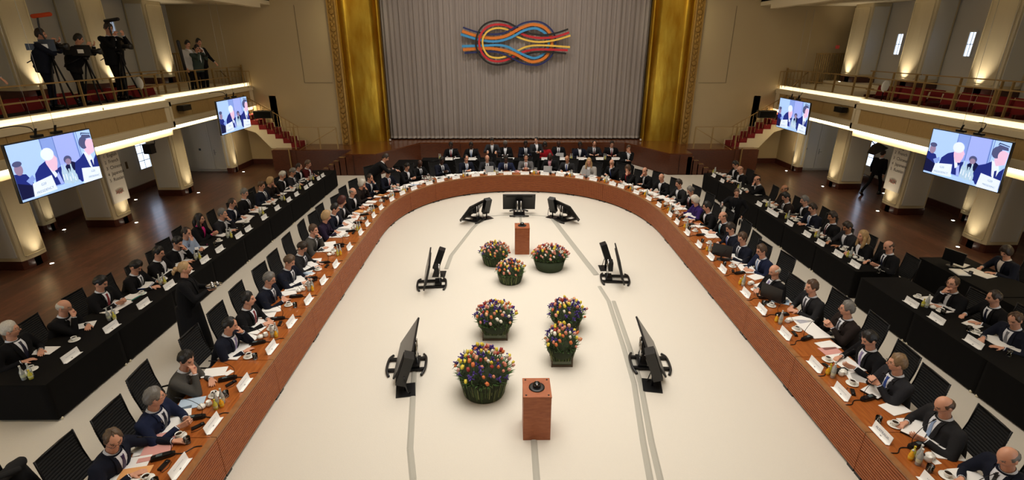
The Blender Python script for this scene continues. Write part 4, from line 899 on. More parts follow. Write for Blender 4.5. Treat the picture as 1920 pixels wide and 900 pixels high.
PEOPLE = [
 ('LI', -6.33, 5.86, 're', -35, 25, 'R', 'h', 'a', 'navy', 'purple', 1, 0, 'reaching man nearest on the left', 'balding, with glasses and purple tie'),
 ('LI', -6.28, 6.72, 'ph', 40, -5, 'S', 'g', 'a', 'blue', 'navy', 1, 1, 'grey-haired man second from front left', 'glasses, holding a receiver'),
 ('LI', -6.42, 7.81, 'ch', -20, 20, 'S', 'k', 'a', 'grey', 'none', 0, 1, 'grey-suited man with hand over his mouth', 'black hair'),
 ('LI', -6.25, 9.02, 'chM', 25, 20, 'R', 'k', 'a', 'navy', 'lilac', 0, 1, 'man turned away with hand to his cheek', 'dark hair, lilac tie'),
 ('LI', -6.36, 10.06, 'cl', 10, 0, 'S', 'k', 'a', 'black', 'red', 0, 1, 'upright black-haired man in a dark red tie', 'wooden table, left side'),
 ('LI', -6.37, 11.15, 'fo', 5, 25, 'S', 'g', 'a', 'navy', 'grey', 1, 1, 'heavy grey-haired man with glasses reading', 'left side of the wooden table'),
 ('LI', -6.33, 12.26, 'wr', 0, 30, 'S', 'h', 'a', 'navy', 'grey', 0, 1, 'brown-haired man reading beside the heavy grey-haired man', 'navy suit'),
 ('LI', -6.36, 13.24, 'wr', -10, 35, 'S', 'd', 'a', 'charcoal', 'navy', 1, 1, 'man in charcoal suit and glasses writing', 'dark greying hair'),
 ('LI', -6.53, 14.64, 'chM', -10, 5, 'S', 'b', 'a', 'grey', 'none', 0, 1, 'brown-haired man in grey suit holding his chin', 'left side'),
 ('LI', -6.58, 15.94, 'fo', 15, 10, 'W', 'y', 'a', 'purpledark', 'none', 0, 1, 'short-haired blonde woman in dark dress', 'left side of wooden table'),
 ('LI', -6.56, 16.81, 'fo', 10, 10, 'S', 'k', 'a', 'navy', 'white', 0, 1, 'black-haired man right behind the blonde woman', 'navy suit'),
 ('LI', -6.59, 17.71, 'wr', 10, 20, 'W', 'r', 'a', 'darkgrey', 'none', 0, 0, 'auburn-haired woman in dark jacket', 'left side of wooden table'),
 ('LI', -6.52, 18.85, 'cl', 10, 10, 'B', 'g', 'a', 'black', 'none', 0, 1, 'bald man in black suit before the curve', 'left side of wooden table'),
 ('LI', -6.51, 20.13, 'chM', -5, 10, 'W', 'w', 'a', 'darkbrown', 'none', 0, 1, 'white-haired woman holding her chin', 'left side, before the curve'),
 ('LI', -6.45, 21.2, 'chM', 0, 20, 'R', 'd', 'a', 'navy', 'none', 0, 0, 'dark-haired man in navy leaning on his hand', 'at start of the left curve'),
 ('AR', -5.88, 22.16, 'wr', 0, 25, 'S', 'b', 'a', 'navy', 'pink', 0, 0, 'seated man below the bending man', 'pink tie'),
 ('AR', -5.22, 23.21, 'ph', -10, 30, 'S', 'k', 'a', 'black', 'none', 0, 1, 'black-haired man with hands raised at left curve', 'looking down at a phone'),
 ('AR', -4.75, 24.0, 'wr', 0, 20, 'B', 'k', 'c', 'black', 'navy', 0, 1, 'bald dark-suited man writing at the left curve', 'dark skin, white shirt'),
 ('AR', -3.76, 24.58, 'ph', 0, 25, 'S', 'k', 'c', 'navy', 'navy', 0, 1, 'man in navy suit beside the blue folder', 'hands together, dark skin'),
 ('AR', -2.59, 25.06, 'fo', 5, 0, 'R', 'k', 'a', 'navy', 'lightblue', 0, 1, 'man in pale blue tie facing the room', 'curved end of table'),
 ('AR', -1.55, 25.17, 'wr', 0, 30, 'B', 'g', 'a', 'darkgrey', 'grey', 0, 1, 'bald man in dark grey behind the left laptop', 'curved end'),
 ('AR', -0.61, 25.03, 'wr', 0, 30, 'S', 'k', 'c', 'blue', 'navy', 1, 1, 'man in bright navy with head bowed', 'curved end, dark skin'),
 ('AR', 0.41, 25.27, 'ph', 0, 5, 'S', 'k', 'a', 'midgrey', 'pink', 0, 1, 'man in mid-grey suit with pink tie', 'centre of curved end'),
 ('AR', 1.66, 25.64, 'fo', 0, 5, 'B', 'k', 'c', 'black', 'pinkshirt', 0, 1, 'man in pink shirt behind the open laptop', 'curved end, dark skin'),
 ('AR', 2.46, 24.97, 'wr', 5, 20, 'B', 'b', 'b', 'charcoal', 'blue', 0, 1, 'bald man in charcoal suit with blue tie', 'curved end, white shirt'),
 ('AR', 3.44, 24.22, 'fo', 25, 5, 'L', 'y', 'a', 'palegrey', 'none', 0, 1, 'long-haired blonde woman in pale grey jacket', 'curved end'),
 ('AR', 4.53, 24.08, 'chM', 10, 15, 'B', 'w', 'a', 'black', 'blue', 1, 1, 'white-haired bald man with blue tie and glasses', 'hand at his mouth'),
 ('AR', 5.0, 22.71, 'chM', 15, 15, 'W', 'b', 'a', 'black', 'redscarf', 0, 1, 'brown-haired woman with red scarf', 'resting her head on her hand'),
 ('AR', 5.7, 22.38, 'ch', 20, 10, 'B', 'd', 'a', 'black', 'none', 0, 1, 'bald man with hand on chin at right curve', 'dark suit'),
 ('AR', 6.11, 21.18, 'wr', 10, 10, 'B', 'a', 'a', 'black', 'white', 0, 1, 'shaven-headed man at the right curve', 'looking across the room'),
 ('RI', 6.52, 20.1, 'wr', 0, 20, 'S', 'd', 'a', 'charcoal', 'none', 0, 1, 'dark-haired man in charcoal suit at right curve end', 'brown hair'),
 ('RI', 6.64, 19.03, 'wr', 5, 25, 'S', 'g', 'a', 'black', 'red', 1, 1, 'grey-haired man in dark red tie beside purple jacket', 'glasses'),
 ('RI', 6.36, 17.72, 'wr', 0, 25, 'W', 'w', 'a', 'purple', 'none', 0, 0, 'white-haired woman in purple jacket', 'right side of wooden table'),
 ('RI', 6.5, 16.93, 'wr', -10, 20, 'S', 'k', 'a', 'black', 'white', 1, 1, 'black-haired man with glasses by the purple jacket', 'white shirt'),
 ('RI', 6.63, 15.85, 'fo', 0, 20, 'B', 'b', 'a', 'black', 'teal', 0, 1, 'bald man with teal tie', 'right side of wooden table'),
 ('RI', 6.4, 14.69, 'fo', 0, 25, 'S', 'd', 'a', 'navy', 'blue', 0, 0, 'brown-haired man in navy suit with blue tie', 'right side of wooden table'),
 ('RI', 6.35, 13.76, 'cl', 15, 10, 'S', 'b', 'a', 'navy', 'grey', 1, 0, 'round-faced brown-haired person with glasses', 'dark navy suit'),
 ('RI', 6.49, 12.85, 'fo', 0, 20, 'S', 'b', 'a', 'blue', 'lightblue', 1, 1, 'bright navy suit man with glasses bending forward', 'brown swept-back hair'),
 ('RI', 6.13, 11.41, 'ln', 0, 25, 'B', 'w', 'a', 'black', 'lilac', 0, 1, 'white-haired man in black suit behind the monitor', 'looking down'),
 ('RI', 6.57, 10.54, 'cl', 0, 5, 'S', 'b', 'a', 'charcoal', 'grey', 0, 1, 'man in charcoal suit with clasped hands by tablet', 'greying brown hair'),
 ('RI', 6.73, 9.48, 'clh', -25, -5, 'S', 'g', 'a', 'darkbrown', 'grey', 1, 1, 'grey-haired man in dark brown suit with badge', 'glasses, looking away, hands clasped'),
 ('RI', 6.44, 8.32, 'rd', 0, 30, 'S', 'k', 'a', 'black', 'lilac', 0, 1, 'black-haired man with lilac tie reading papers', 'right side of wooden table'),
 ('RI', 6.37, 7.5, 'clh', -15, 0, 'S', 's', 'a', 'darkgrey', 'blue', 1, 1, 'sandy-haired man with glasses and clasped hands', 'dark grey suit'),
 ('RI', 6.33, 6.4, 'rd', 0, 30, 'B', 'b', 'a', 'charcoal', 'lightblue', 1, 1, 'large bald man in pale blue tie with glasses', 'writing near front right'),
 ('RI', 6.38, 5.36, 'wr', 0, 30, 'B', 'g', 'a', 'navy', 'black', 0, 1, 'bald man in black tie nearest on the right', 'looking at his phone'),
 ('LO', -10.43, 8.77, 'ln', 30, -5, 'S', 'w', 'a', 'black', 'navy', 1, 1, 'white-haired man nearest at left black table', 'glasses, holding a tablet'),
 ('LO', -10.25, 9.82, 'ch', 10, 15, 'B', 'w', 'a', 'black', 'none', 1, 1, 'bald man with glasses at left black table', 'hand over his mouth'),
 ('LO', -10.31, 10.97, 'ph', 10, 25, 'S', 'k', 'a', 'black', 'red', 0, 1, 'black-haired man with red tie at left black table', 'holding a phone'),
 ('LO', -10.16, 11.97, 'wr', 5, 40, 'S', 'k', 'a', 'black', 'grey', 0, 1, 'man writing on the blue folder', 'left black table, black hair'),
 ('LO', -10.11, 12.82, 'ph', 5, 20, 'S', 'k', 'a', 'black', 'none', 1, 1, 'dark-haired man with glasses holding a red phone', 'left black table'),
 ('LO', -10.11, 13.66, 'chM', -5, 25, 'S', 'k', 'a', 'black', 'none', 0, 1, 'black-haired man resting chin at left black table', 'white cuffs showing'),
 ('LO', -10.32, 14.46, 'ch', 0, 20, 'R', 'd', 'a', 'lightshirt', 'red', 0, 1, 'man in pale blue shirt sleeves', 'left black table, hand at his head'),
 ('LO', -10.6, 15.67, 'ph', -5, 0, 'L', 'k', 'a', 'black', 'pinkscarf', 1, 1, 'dark-haired woman with bright pink scarf', 'glasses, left black table'),
 ('LO', -10.17, 16.28, 'chM', -5, 5, 'S', 'g', 'a', 'darkgrey', 'none', 0, 1, 'grey-haired man beside the pink-scarf woman', 'hand near his face'),
 ('LO', -10.47, 17.51, 'fo', 0, 15, 'R', 'd', 'a', 'navy', 'white', 1, 1, 'man with glasses and receding hair in navy', 'middle of left black table'),
 ('LO', -10.56, 18.62, 'ln', 5, 10, 'S', 'g', 'a', 'black', 'grey', 0, 1, 'short grey-haired man upright in black suit', 'middle of left black table'),
 ('LO', -10.4, 19.7, 'ln', 0, 10, 'S', 'b', 'a', 'navy', 'grey', 0, 1, 'brown-haired man in navy suit looking down', 'left black table, far half'),
 ('LO', -10.42, 20.54, 'chM', 0, 10, 'W', 'y', 'a', 'darkbrown', 'none', 0, 1, 'fair-haired woman in brown jacket holding her chin', 'left black table'),
 ('LO', -10.37, 21.64, 'fo', 5, 25, 'S', 'w', 'a', 'black', 'white', 0, 1, 'white-haired man bent over papers', 'far half of left black table'),
 ('LO', -10.16, 22.23, 'fo', 10, 30, 'S', 'g', 'a', 'darkgrey', 'grey', 0, 1, 'grey-haired man leaning low over the table', 'far half of left black table'),
 ('LO', -10.28, 23.29, 'wr', 10, 10, 'R', 'd', 'a', 'black', 'white', 0, 1, 'dark-haired man with white shirt near far end', 'left black table'),
 ('LO', -10.06, 23.85, 'fo', 5, 15, 'S', 'h', 'a', 'maroon', 'white', 0, 1, 'person in dark red jacket at far left end', 'brown-grey hair'),
 ('RO', 10.37, 23.63, 'wr', 0, 25, 'S', 'k', 'a', 'black', 'none', 0, 1, 'black-haired person at far end of right table', 'behind the bald man'),
 ('RO', 10.16, 22.63, 'wr', 0, 30, 'B', 'a', 'a', 'black', 'white', 0, 1, 'bald man at far end of right black table', 'white shirt'),
 ('RO', 10.07, 20.75, 'chM', 5, 10, 'B', 'd', 'a', 'black', 'none', 0, 1, 'bald man resting chin at right black table', 'dark suit'),
 ('RO', 10.35, 19.05, 'ln', 0, 20, 'B', 'b', 'b', 'darkbrown', 'none', 0, 1, 'tanned bald man leaning back by right table', 'dark jacket'),
 ('RO', 9.94, 18.15, 'wr', 0, 30, 'S', 'k', 'a', 'darkbrown', 'grey', 0, 1, 'black-haired man in dark brown bowed forward', 'right black table'),
 ('RO', 10.37, 17.66, 'wr', 5, 20, 'S', 'g', 'a', 'black', 'white', 0, 1, 'grey-haired man at right black table', 'white shirt, dark suit'),
 ('RO', 10.11, 16.68, 'fo', 5, 20, 'S', 'd', 'a', 'navy', 'lightblue', 0, 1, 'dark-haired man with pale blue tie', 'right black table'),
 ('RO', 10.16, 15.63, 'ln', 0, 10, 'S', 'd', 'b', 'black', 'maroon', 0, 1, 'dark-haired man sitting back with maroon tie', 'right black table'),
 ('RO', 10.14, 14.79, 'wr', 0, 30, 'S', 'd', 'b', 'darkgrey', 'none', 0, 1, 'brown-haired man with white lanyard in grey', 'right black table'),
 ('RO', 10.04, 13.93, 'fo', 0, 5, 'L', 'y', 'a', 'black', 'white', 0, 1, 'blonde woman with white lanyard', 'right black table'),
 ('RO', 10.24, 13.11, 'rd', 0, 25, 'B', 'b', 'a', 'black', 'navy', 0, 1, 'bald man holding up a white sheet', 'end of right black table'),
 ('RO', 10.12, 10.77, 'ch', 20, 0, 'R', 'b', 'a', 'black', 'none', 1, 1, 'man with glasses covering his mouth', 'near block of right black table'),
 ('RO', 10.47, 10.05, 'wr', -10, 15, 'R', 'd', 'a', 'black', 'navy', 0, 1, 'long-faced man holding paper at near black table', 'receding dark hair'),
 ('RO', 10.04, 9.09, 'wr', 10, 30, 'R', 'b', 'a', 'navy', 'greycheck', 0, 1, 'balding man in checked grey tie', 'near block of right black table'),
 ('PR', 13.24, 12.71, 'wr', 20, 35, 'W', 'd', 'a', 'navy', 'blouse', 0, 1, 'dark-haired woman in white blouse at rear desk', 'navy jacket'),
 ('BB', -3.7, 28.37, 'wr', 0, 10, 'S', 'k', 'c', 'black', 'red', 0, 1, 'man with red tie in the back row', 'dark skin, black suit'),
 ('BB', -2.56, 28.35, 'wr', 0, 15, 'S', 'k', 'c', 'black', 'lightblue', 1, 1, 'man with glasses second in the back row', 'dark skin, black suit'),
 ('BB', -0.64, 28.8, 'fo', 0, 20, 'S', 'g', 'c', 'black', 'white', 0, 1, 'grey-haired man in the back row', 'dark skin, black suit'),
 ('BB', 0.52, 28.78, 'fo', 0, 15, 'S', 'k', 'c', 'navy', 'grey', 0, 1, 'man in navy suit left of standing woman', 'back row, dark skin'),
 ('BB', 1.58, 28.27, 'wr', 0, 10, 'W', 'k', 'c', 'red', 'none', 0, 1, 'woman in bright red behind the standing woman', 'back row'),
 ('BB', 2.42, 28.91, 'fo', 0, 10, 'B', 'k', 'c', 'black', 'navy', 0, 1, 'bald man behind the back row laptop', 'dark skin'),
 ('BB', 3.57, 28.4, 'wr', 0, 20, 'S', 'k', 'c', 'navy', 'white', 0, 1, 'man in navy jacket with pale scarf back row', 'dark skin'),
 ('BB', 4.47, 28.88, 'ln', 0, 5, 'R', 'k', 'a', 'darkgrey', 'maroon', 0, 1, 'man in dark grey suit with maroon tie', 'back row, right half'),
 ('BB', 5.44, 28.69, 'ln', 0, 10, 'S', 'd', 'a', 'black', 'red', 0, 1, 'dark-haired man second from right back row', 'black suit'),
 ('BB', 6.1, 27.42, 'chM', 5, 15, 'S', 'b', 'a', 'black', 'none', 0, 1, 'last man on the right of back row', 'hand on his face'),
]
# row, head x, head y, pose, head yaw, head pitch, hair, hair colour, skin, suit, tie, glasses, chair seen, who, more
HAIRC = {k: mat('hair_' + n, c, .5, noise=.35, scale=70, bump=.5) for k, n, c in (('k', 'black', '17130F'), ('d', 'dark_brown', '2E2218'), ('b', 'brown', '4E3826'), ('h', 'mid_brown', '5A4836'), ('g', 'grey', '6E6A64'), ('w', 'white', 'C8C2B6'), ('y', 'blonde', 'B09064'), ('r', 'auburn', '4A1E14'), ('s', 'sandy', '7E6446'), ('a', 'stubble', '8A6A54'))}
SKIN = {k: mat('skin_' + n, c, .5, noise=.06, scale=30) for k, n, c in (('a', 'light', 'D0987C'), ('b', 'tan', 'B07A58'), ('c', 'dark', '4A2E22'))}
def cloth(n, c): return mat('suit_' + n, c, .85, noise=.12, bump=.15, scale=60, spec=.2)
SUIT = {n: cloth(n, c) for n, c in (('navy', '131725'), ('blue', '18203A'), ('black', '0E0E11'), ('charcoal', '222224'), ('grey', '4A4844'), ('midgrey', '5C5A5A'), ('darkgrey', '26262A'), ('darkbrown', '241C1A'), ('purple', '33205E'), ('purpledark', '241A30'), ('maroon', '4A1216'), ('red', '9A1420'), ('palegrey', 'A09C96'), ('lightshirt', '9AAAC4'), ('green', '3E4A44'), ('whiteshirt', 'B8B4AE'))}
TIE = {n: mat('tie_' + n, c, .5) for n, c in (('navy', '14182E'), ('purple', '2E1C48'), ('lilac', '8E84AE'), ('red', '7A1420'), ('grey', '4A4C54'), ('white', 'DAD8D4'), ('pink', 'C88888'), ('lightblue', '8AA2C8'), ('pinkshirt', 'D89CA8'), ('blue', '2C4A9A'), ('redscarf', '8A1420'), ('teal', '3E8A94'), ('black', '0C0C0E'), ('pinkscarf', 'D0287A'), ('maroon', '4A1620'), ('greycheck', '6E7078'), ('blouse', 'E0D6CE'))}
M_SHIRT = mat('white_shirt', 'E4E6EC', .7)
M_EYE = mat('eye_dark', '1C1410', .3); M_LIP = mat('lip', '9A5448', .5)
M_SHOE = mat('black_leather', '0C0B0B', .25)
M_GLFR = mat('spectacle_frame', '2A2624', .3, .4)

def rot_to(d, up=Vector((0, 0, 1))):
    d = Vector(d).normalized(); x = d.cross(up)
    if x.length < 1e-4: x = Vector((1, 0, 0))
    x.normalize(); z = x.cross(d).normalized(); return Matrix((x, d, z)).transposed()     # columns x, y(=d), z
# ---- head surface
HN, HM = 44, 36
SC = 1.42
def sstep(a, b_, x): t = max(0, min(1, (x - a) / (b_ - a))); return t * t * (3 - 2 * t)
def skull(dx, dy, dz):
    x, y, z = .073 * dx, .093 * dy, .116 * dz
    if dz < 0:
        t = min(1, -dz); x *= 1 - .26 * t * t - .08 * t
        if dy < 0: y *= 1 - .28 * t
        else: y *= 1 - .04 * t
    if dz > .3: x *= 1 + .04 * (dz - .3)
    return x, y, z
def face_disp(x, y, z, dy):
    if dy < .1: return 0
    g = lambda cx, cz, sx_, sz: math.exp(-((abs(x) * 1.06 - cx) / sx_) ** 2 - ((z - cz) / sz) ** 2)
    d = .026 * math.exp(-(x / .011) ** 2) * (math.exp(-((z + .022) / .014) ** 2) + .45 * math.exp(-((z - .0) / .02) ** 2))
    d += -.011 * g(.031, .010, .015, .012) + .005 * g(.028, .030, .022, .007) + .006 * g(0, -.050, .022, .006) + .005 * g(0, -.062, .018, .005) + .009 * g(0, -.092, .022, .016) + .004 * g(.042, -.025, .018, .02) - .004 * g(0, -.074, .022, .006)
    return d * sstep(.1, .5, dy)
def head_grid(disp=True, hair=None, voln=0):
    vs = []; fs = []; rr = random.Random(5)
    for i in range(HM + 1):
        ph = math.pi * i / HM - math.pi / 2
        for k in range(HN):
            th = 2 * math.pi * k / HN; dx, dy, dz = math.cos(ph) * math.cos(th), math.cos(ph) * math.sin(th), math.sin(ph)
            x, y, z = skull(dx, dy, dz)
            if hair is None:
                y += face_disp(x, y, z, dy); vs.append(Vector((x, y, z)))
            else:
                w, off = hair(dx, dy, dz); s_ = 1 + (off / .095) * w - .06 * (1 - w)
                s_ += w * rr.uniform(-.008, .008); vs.append(Vector((x * s_, y * s_, z * s_)))
    for i in range(HM):
        for k in range(HN): fs.append((i * HN + k, i * HN + (k + 1) % HN, (i + 1) * HN + (k + 1) % HN, (i + 1) * HN + k))
    return vs, fs
def hl(pts, y):       # piecewise hairline height by direction y
    for (a, za), (b_, zb) in zip(pts, pts[1:]):
        if y <= b_: return za + (zb - za) * sstep(0, 1, (y - a) / (b_ - a))
    return pts[-1][1]
HLN = {'S': [(0, .56), (22, .60), (40, .56), (56, .22), (68, -.02), (82, -.16), (92, .06), (104, .04), (118, -.3), (145, -.5), (180, -.55)],
       'R': [(0, .80), (18, .92), (36, .84), (56, .30), (68, .0), (82, -.16), (92, .06), (104, .04), (118, -.3), (145, -.5), (180, -.55)],
       'B': [(0, 1.5), (50, 1.5), (62, .5), (72, .1), (84, -.14), (94, .06), (104, .04), (118, -.3), (145, -.5), (180, -.55)],
       'W': [(0, .50), (20, .46), (38, .36), (50, .0), (62, -.3), (80, -.55), (110, -.72), (145, -.8), (180, -.8)],
       'L': [(0, .58), (20, .62), (38, .5), (52, .2), (66, -.1), (84, -.3), (110, -.5), (145, -.7), (180, -.75)]}
HLN['N'] = [(0, .60), (22, .60), (40, .5), (56, .22), (68, .0), (82, -.16), (92, .0), (104, .0), (118, -.3), (145, -.5), (180, -.55)]
HTH = {'S': .017, 'R': .011, 'B': .006, 'W': .026, 'L': .018, 'N': .010}
def hair_fn(style):
    P = HLN[style]; o = HTH[style]
    def f(dx, dy, dz):
        a = abs(math.degrees(math.atan2(dx, dy))); d = dz - hl(P, a)
        if dz > .985: d = max(d, .3) if style != 'B' and style != 'R' else d
        if style == 'B': d = min(d, .42 - dz)
        w = sstep(-.05, .03, d); side = math.atan2(dx, dy)
        th = .0035 + o * sstep(0, .38, d) * (1 + (.45 * sstep(.3, 1, dz) if style in 'SWL' else 0))
        th += .0022 * math.sin(side * 23 + dz * 6) * sstep(0, .2, d) + (.0018 * math.sin(side * 9 + dz * 15))
        if style in 'SR' and dz > .35: th += .004 * math.sin(dx * 9 + dy * 2.5 + 1)
        return w, th
    return f
HAIRM = {}
def hair_mesh(style):
    if style in HAIRM: return HAIRM[style]
    b = MB(); vs, fs = head_grid(hair=hair_fn(style)); b.add(vs, fs, 0, True)
    if style == 'L':
        for sx in (-1, 1):
            b.tube([(sx * .06, .02, .04), (sx * .088, .0, -.04), (sx * .092, .0, -.12), (sx * .085, .02, -.21), (sx * .075, .03, -.25)], [.02, .03, .034, .03, .012], 10)
        b.tube([(0, -.08, .02), (0, -.115, -.06), (0, -.115, -.15), (0, -.105, -.22)], [.05, .06, .06, .03], 12)
    if style == 'N':
        b.ell((0, -.125, .015), (.04, .045, .04), 12, 8); b.tube([(0, -.14, .0), (.01, -.17, -.03), (.01, -.18, -.08)], [.03, .03, .015], 8)
    HAIRM[style] = b.mesh('hair', HAIRC['k']); return HAIRM[style]
def glasses_mesh():
    b = MB()
    for sx in (-1, 1):
        P = [(sx * .031 + .021 * math.cos(a), .105, .008 + .016 * math.sin(a)) for a in [2 * math.pi * k / 14 for k in range(15)]]; b.tube(P, .0022, 5, cap=False)
        b.tube([(sx * .052, .105, .012), (sx * .08, .06, .01), (sx * .082, -.005, .008)], .002, 5)
    b.tube([(-.011, .106, .012), (.011, .106, .012)], .002, 5); return b.mesh('glasses', M_GLFR)
GLM = glasses_mesh()

def ik(S_, W_, pole, l1, l2):
    d = W_ - S_; L_ = d.length
    if L_ > (l1 + l2) * .995: W_ = S_ + d * ((l1 + l2) * .995 / L_); d = W_ - S_; L_ = d.length
    a = (l1 * l1 - l2 * l2 + L_ * L_) / (2 * L_); h = math.sqrt(max(0, l1 * l1 - a * a)); dn = d.normalized()
    p = (pole - dn * pole.dot(dn)).normalized(); return S_ + dn * a + p * h, W_

def hand(b, w, d, n, side, curl=.5):
    """w wrist, d pointing direction, n palm normal (palm faces n); side +1 right hand"""
    d = d.normalized(); n = (n - d * n.dot(d)).normalized(); u = d.cross(n).normalized() * side      # towards the little finger... thumb at -u
    for k in range(4):
        o = u * (k - 1.5) * .0195
        b.cap(w + d * .01 + o * .55, w + d * .088 + o, .0135, .0115, 8)
    for k, L_ in enumerate((.068, .076, .07, .055)):
        o = u * (k - 1.5) * .0205; p0 = w + d * .086 + o; dd = (d + n * curl * .55 + u * (k - 1.5) * .05).normalized(); p1 = p0 + dd * L_ * .52
        d2 = (d + n * curl * 1.7).normalized(); p2 = p1 + d2 * L_ * .48; b.cap(p0, p1, .0092, .0085, 8); b.cap(p1, p2, .0085, .007, 8)
    t0 = w + d * .028 - u * .022; t1 = t0 + (d * .6 - u * .75 + n * .35).normalized() * .038; t2 = t1 + (d * .9 - u * .25 + n * .4).normalized() * .032
    b.cap(t0, t1, .0135, .011, 8); b.cap(t1, t2, .0105, .0085, 8)

def skeleton(pose, yaw, pitch, lean=20, heavy=1.0, stand=False):
    """joint positions; person at origin, facing +Y"""
    K = dict(); hipz = .96 if stand else .385; lean_ = R(lean)
    up = Vector((0, math.sin(lean_), math.cos(lean_))); fw = Vector((0, math.cos(lean_), -math.sin(lean_)))
    hip = Vector((0, 0, hipz)); neck = hip + up * .50; 
    up2 = Vector((0, math.sin(lean_ * .9 + R(4)), math.cos(lean_ * .9 + R(4))))
    hb = neck + up2 * .075; head = hb + Vector((0, .03, .10))
    K.update(hip=hip, up=up, fw=fw, neck=neck, hb=hb, head=head, lean=lean_)
    K['sh'] = {s: neck - up * .045 + Vector((s * .20 * heavy ** .5, -.01, 0)) for s in (-1, 1)}
    hy = head.y; T = .861 / SC - .003; P = {}
    down = Vector((0, 0, -1)); F = Vector((0, 1, 0)); U = Vector((0, 0, 1))
    inn = lambda s: Vector((-s, 0, 0))
    for s in (-1, 1):
        P[s] = (Vector((s * .13, hy + .25, T + .025)), F + inn(s) * .5, down, .35)
    if pose == 'cl':
        for s in (-1, 1): P[s] = (Vector((s * .085, hy + .20, T + .035)), F * .9 + inn(s) * .75, down + inn(s) * .6, .9)
    if pose == 'clh':
        for s in (-1, 1): P[s] = (Vector((s * .065, hy + .19, T + .16)), F * .55 + inn(s) * .55 + U * .6, inn(s) + down * .2, 1.0)
    if pose == 'fo':
        for s in (-1, 1): P[s] = (Vector((s * .08, hy + .17 + .03 * s, T + .03)), inn(s) * 1.0 + F * .5, down, .3)
    if pose == 'wr':
        P[1] = (Vector((.12, hy + .24, T + .03)), F + inn(1) * .6, down + inn(1) * .5, 1.0)
        P[-1] = (Vector((-.16, hy + .20, T + .022)), F * .9 + inn(-1) * .6, down, .25)
    if pose in ('ch', 'chM'):
        s = 1 if pose == 'ch' else -1; ry = R(yaw)
        hd = Vector((-math.sin(ry), math.cos(ry), 0))
        P[s] = (head + hd * .115 + Vector((s * .045, .0, -.165)), Vector((-s * .35, -.28, .9)), Vector((-s * .3, -.8, -.2)), .9)
        P[-s] = (Vector((-s * .10, hy + .18, T + .025)), inn(-s) + F * .5, down, .3)
    if pose == 'ph':
        for s in (-1, 1): P[s] = (Vector((s * .07, hy + .22, T + .07)), F * .9 + inn(s) * .4 + U * .25, inn(s) + U * .2, .8)
    if pose == 'rd':
        P[1] = (Vector((.16, hy + .20, T + .04)), F + inn(1) * .5, down + inn(1) * .4, .9)
        P[-1] = (Vector((-.16, hy + .20, T + .07)), F + inn(-1) * .3 + U * .2, U * .3 + inn(-1), .8)
    if pose == 're':
        P[-1] = (Vector((-.36, hy + .30, T + .035)), F + Vector((-.1, 0, -.05)), down, .3)
        P[1] = (Vector((.12, hy + .16, T + .03)), F + inn(1) * .7, down, .5)
    if pose == 'ln':
        for s in (-1, 1): P[s] = (Vector((s * .15, hy + .15, T + .03)), F * .7 + inn(s) * .8, down, .4)
    if pose == 'hang':
        for s in (-1, 1): P[s] = (Vector((s * .24, .06, hipz - .10)), Vector((0, .15, -1)), inn(s), .5)
    if pose == 'camera':
        P[1] = (Vector((.09, hy + .17, head.z - .16)), F * .4 + inn(1) * .3 + U * .7, inn(1), .9)
        P[-1] = (Vector((-.10, hy + .26, head.z - .14)), F * .4 + inn(-1) * .4 + U * .4, inn(-1) + U, .9)
    if pose == 'photo':
        for s in (-1, 1): P[s] = (Vector((s * .075, hy + .15, head.z - .13)), F * .4 + inn(s) * .2 + U * .7, inn(s), .9)
    if pose == 'tray':
        P[1] = (Vector((.10, hy + .26, head.z - .42)), F + inn(1) * .3, U, .4); P[-1] = (Vector((-.08, hy + .26, head.z - .42)), F + inn(-1) * .3, U, .4)
    if pose == 'pour':
        P[1] = (Vector((.26, hy + .34, head.z - .35)), F + U * .2, inn(1), .9); P[-1] = (Vector((-.27, .12, hipz - .02)), F * .5 + down * .8, inn(-1), .9)
    if pose == 'bend':
        P[1] = (Vector((.16, hy + .30, head.z - .36)), F + down * .3, down, .5); P[-1] = (Vector((-.14, hy + .2, head.z - .4)), F + down * .3, down, .5)
    if pose == 'serve':
        for s in (-1, 1): P[s] = (Vector((s * .08, hy + .30, head.z - .42)), F + inn(s) * .2, inn(s), .8)
    if pose == 'rail':
        P[-1] = (Vector((-.34, hy + .2, hipz + .02)), F * .6 + down * .6, down, .5); P[1] = (Vector((.24, .05, hipz - .1)), down, inn(1), .5)
    K['el'] = {}; K['wr'] = {}; K['hand'] = {}
    for s in (-1, 1):
        w, d, n, c = P[s]; out = .55 if pose in ('ch', 'chM', 'clh', 'camera', 'photo') else .75
        e, w2 = ik(K['sh'][s], w, Vector((s * out, -.35, -.75)), .30, .265); K['el'][s] = e; K['wr'][s] = w2; K['hand'][s] = (w2, d, n, c)
    K['hr'] = Matrix.Rotation(R(yaw), 3, 'Z') @ Matrix.Rotation(R(-pitch), 3, 'X')
    return K

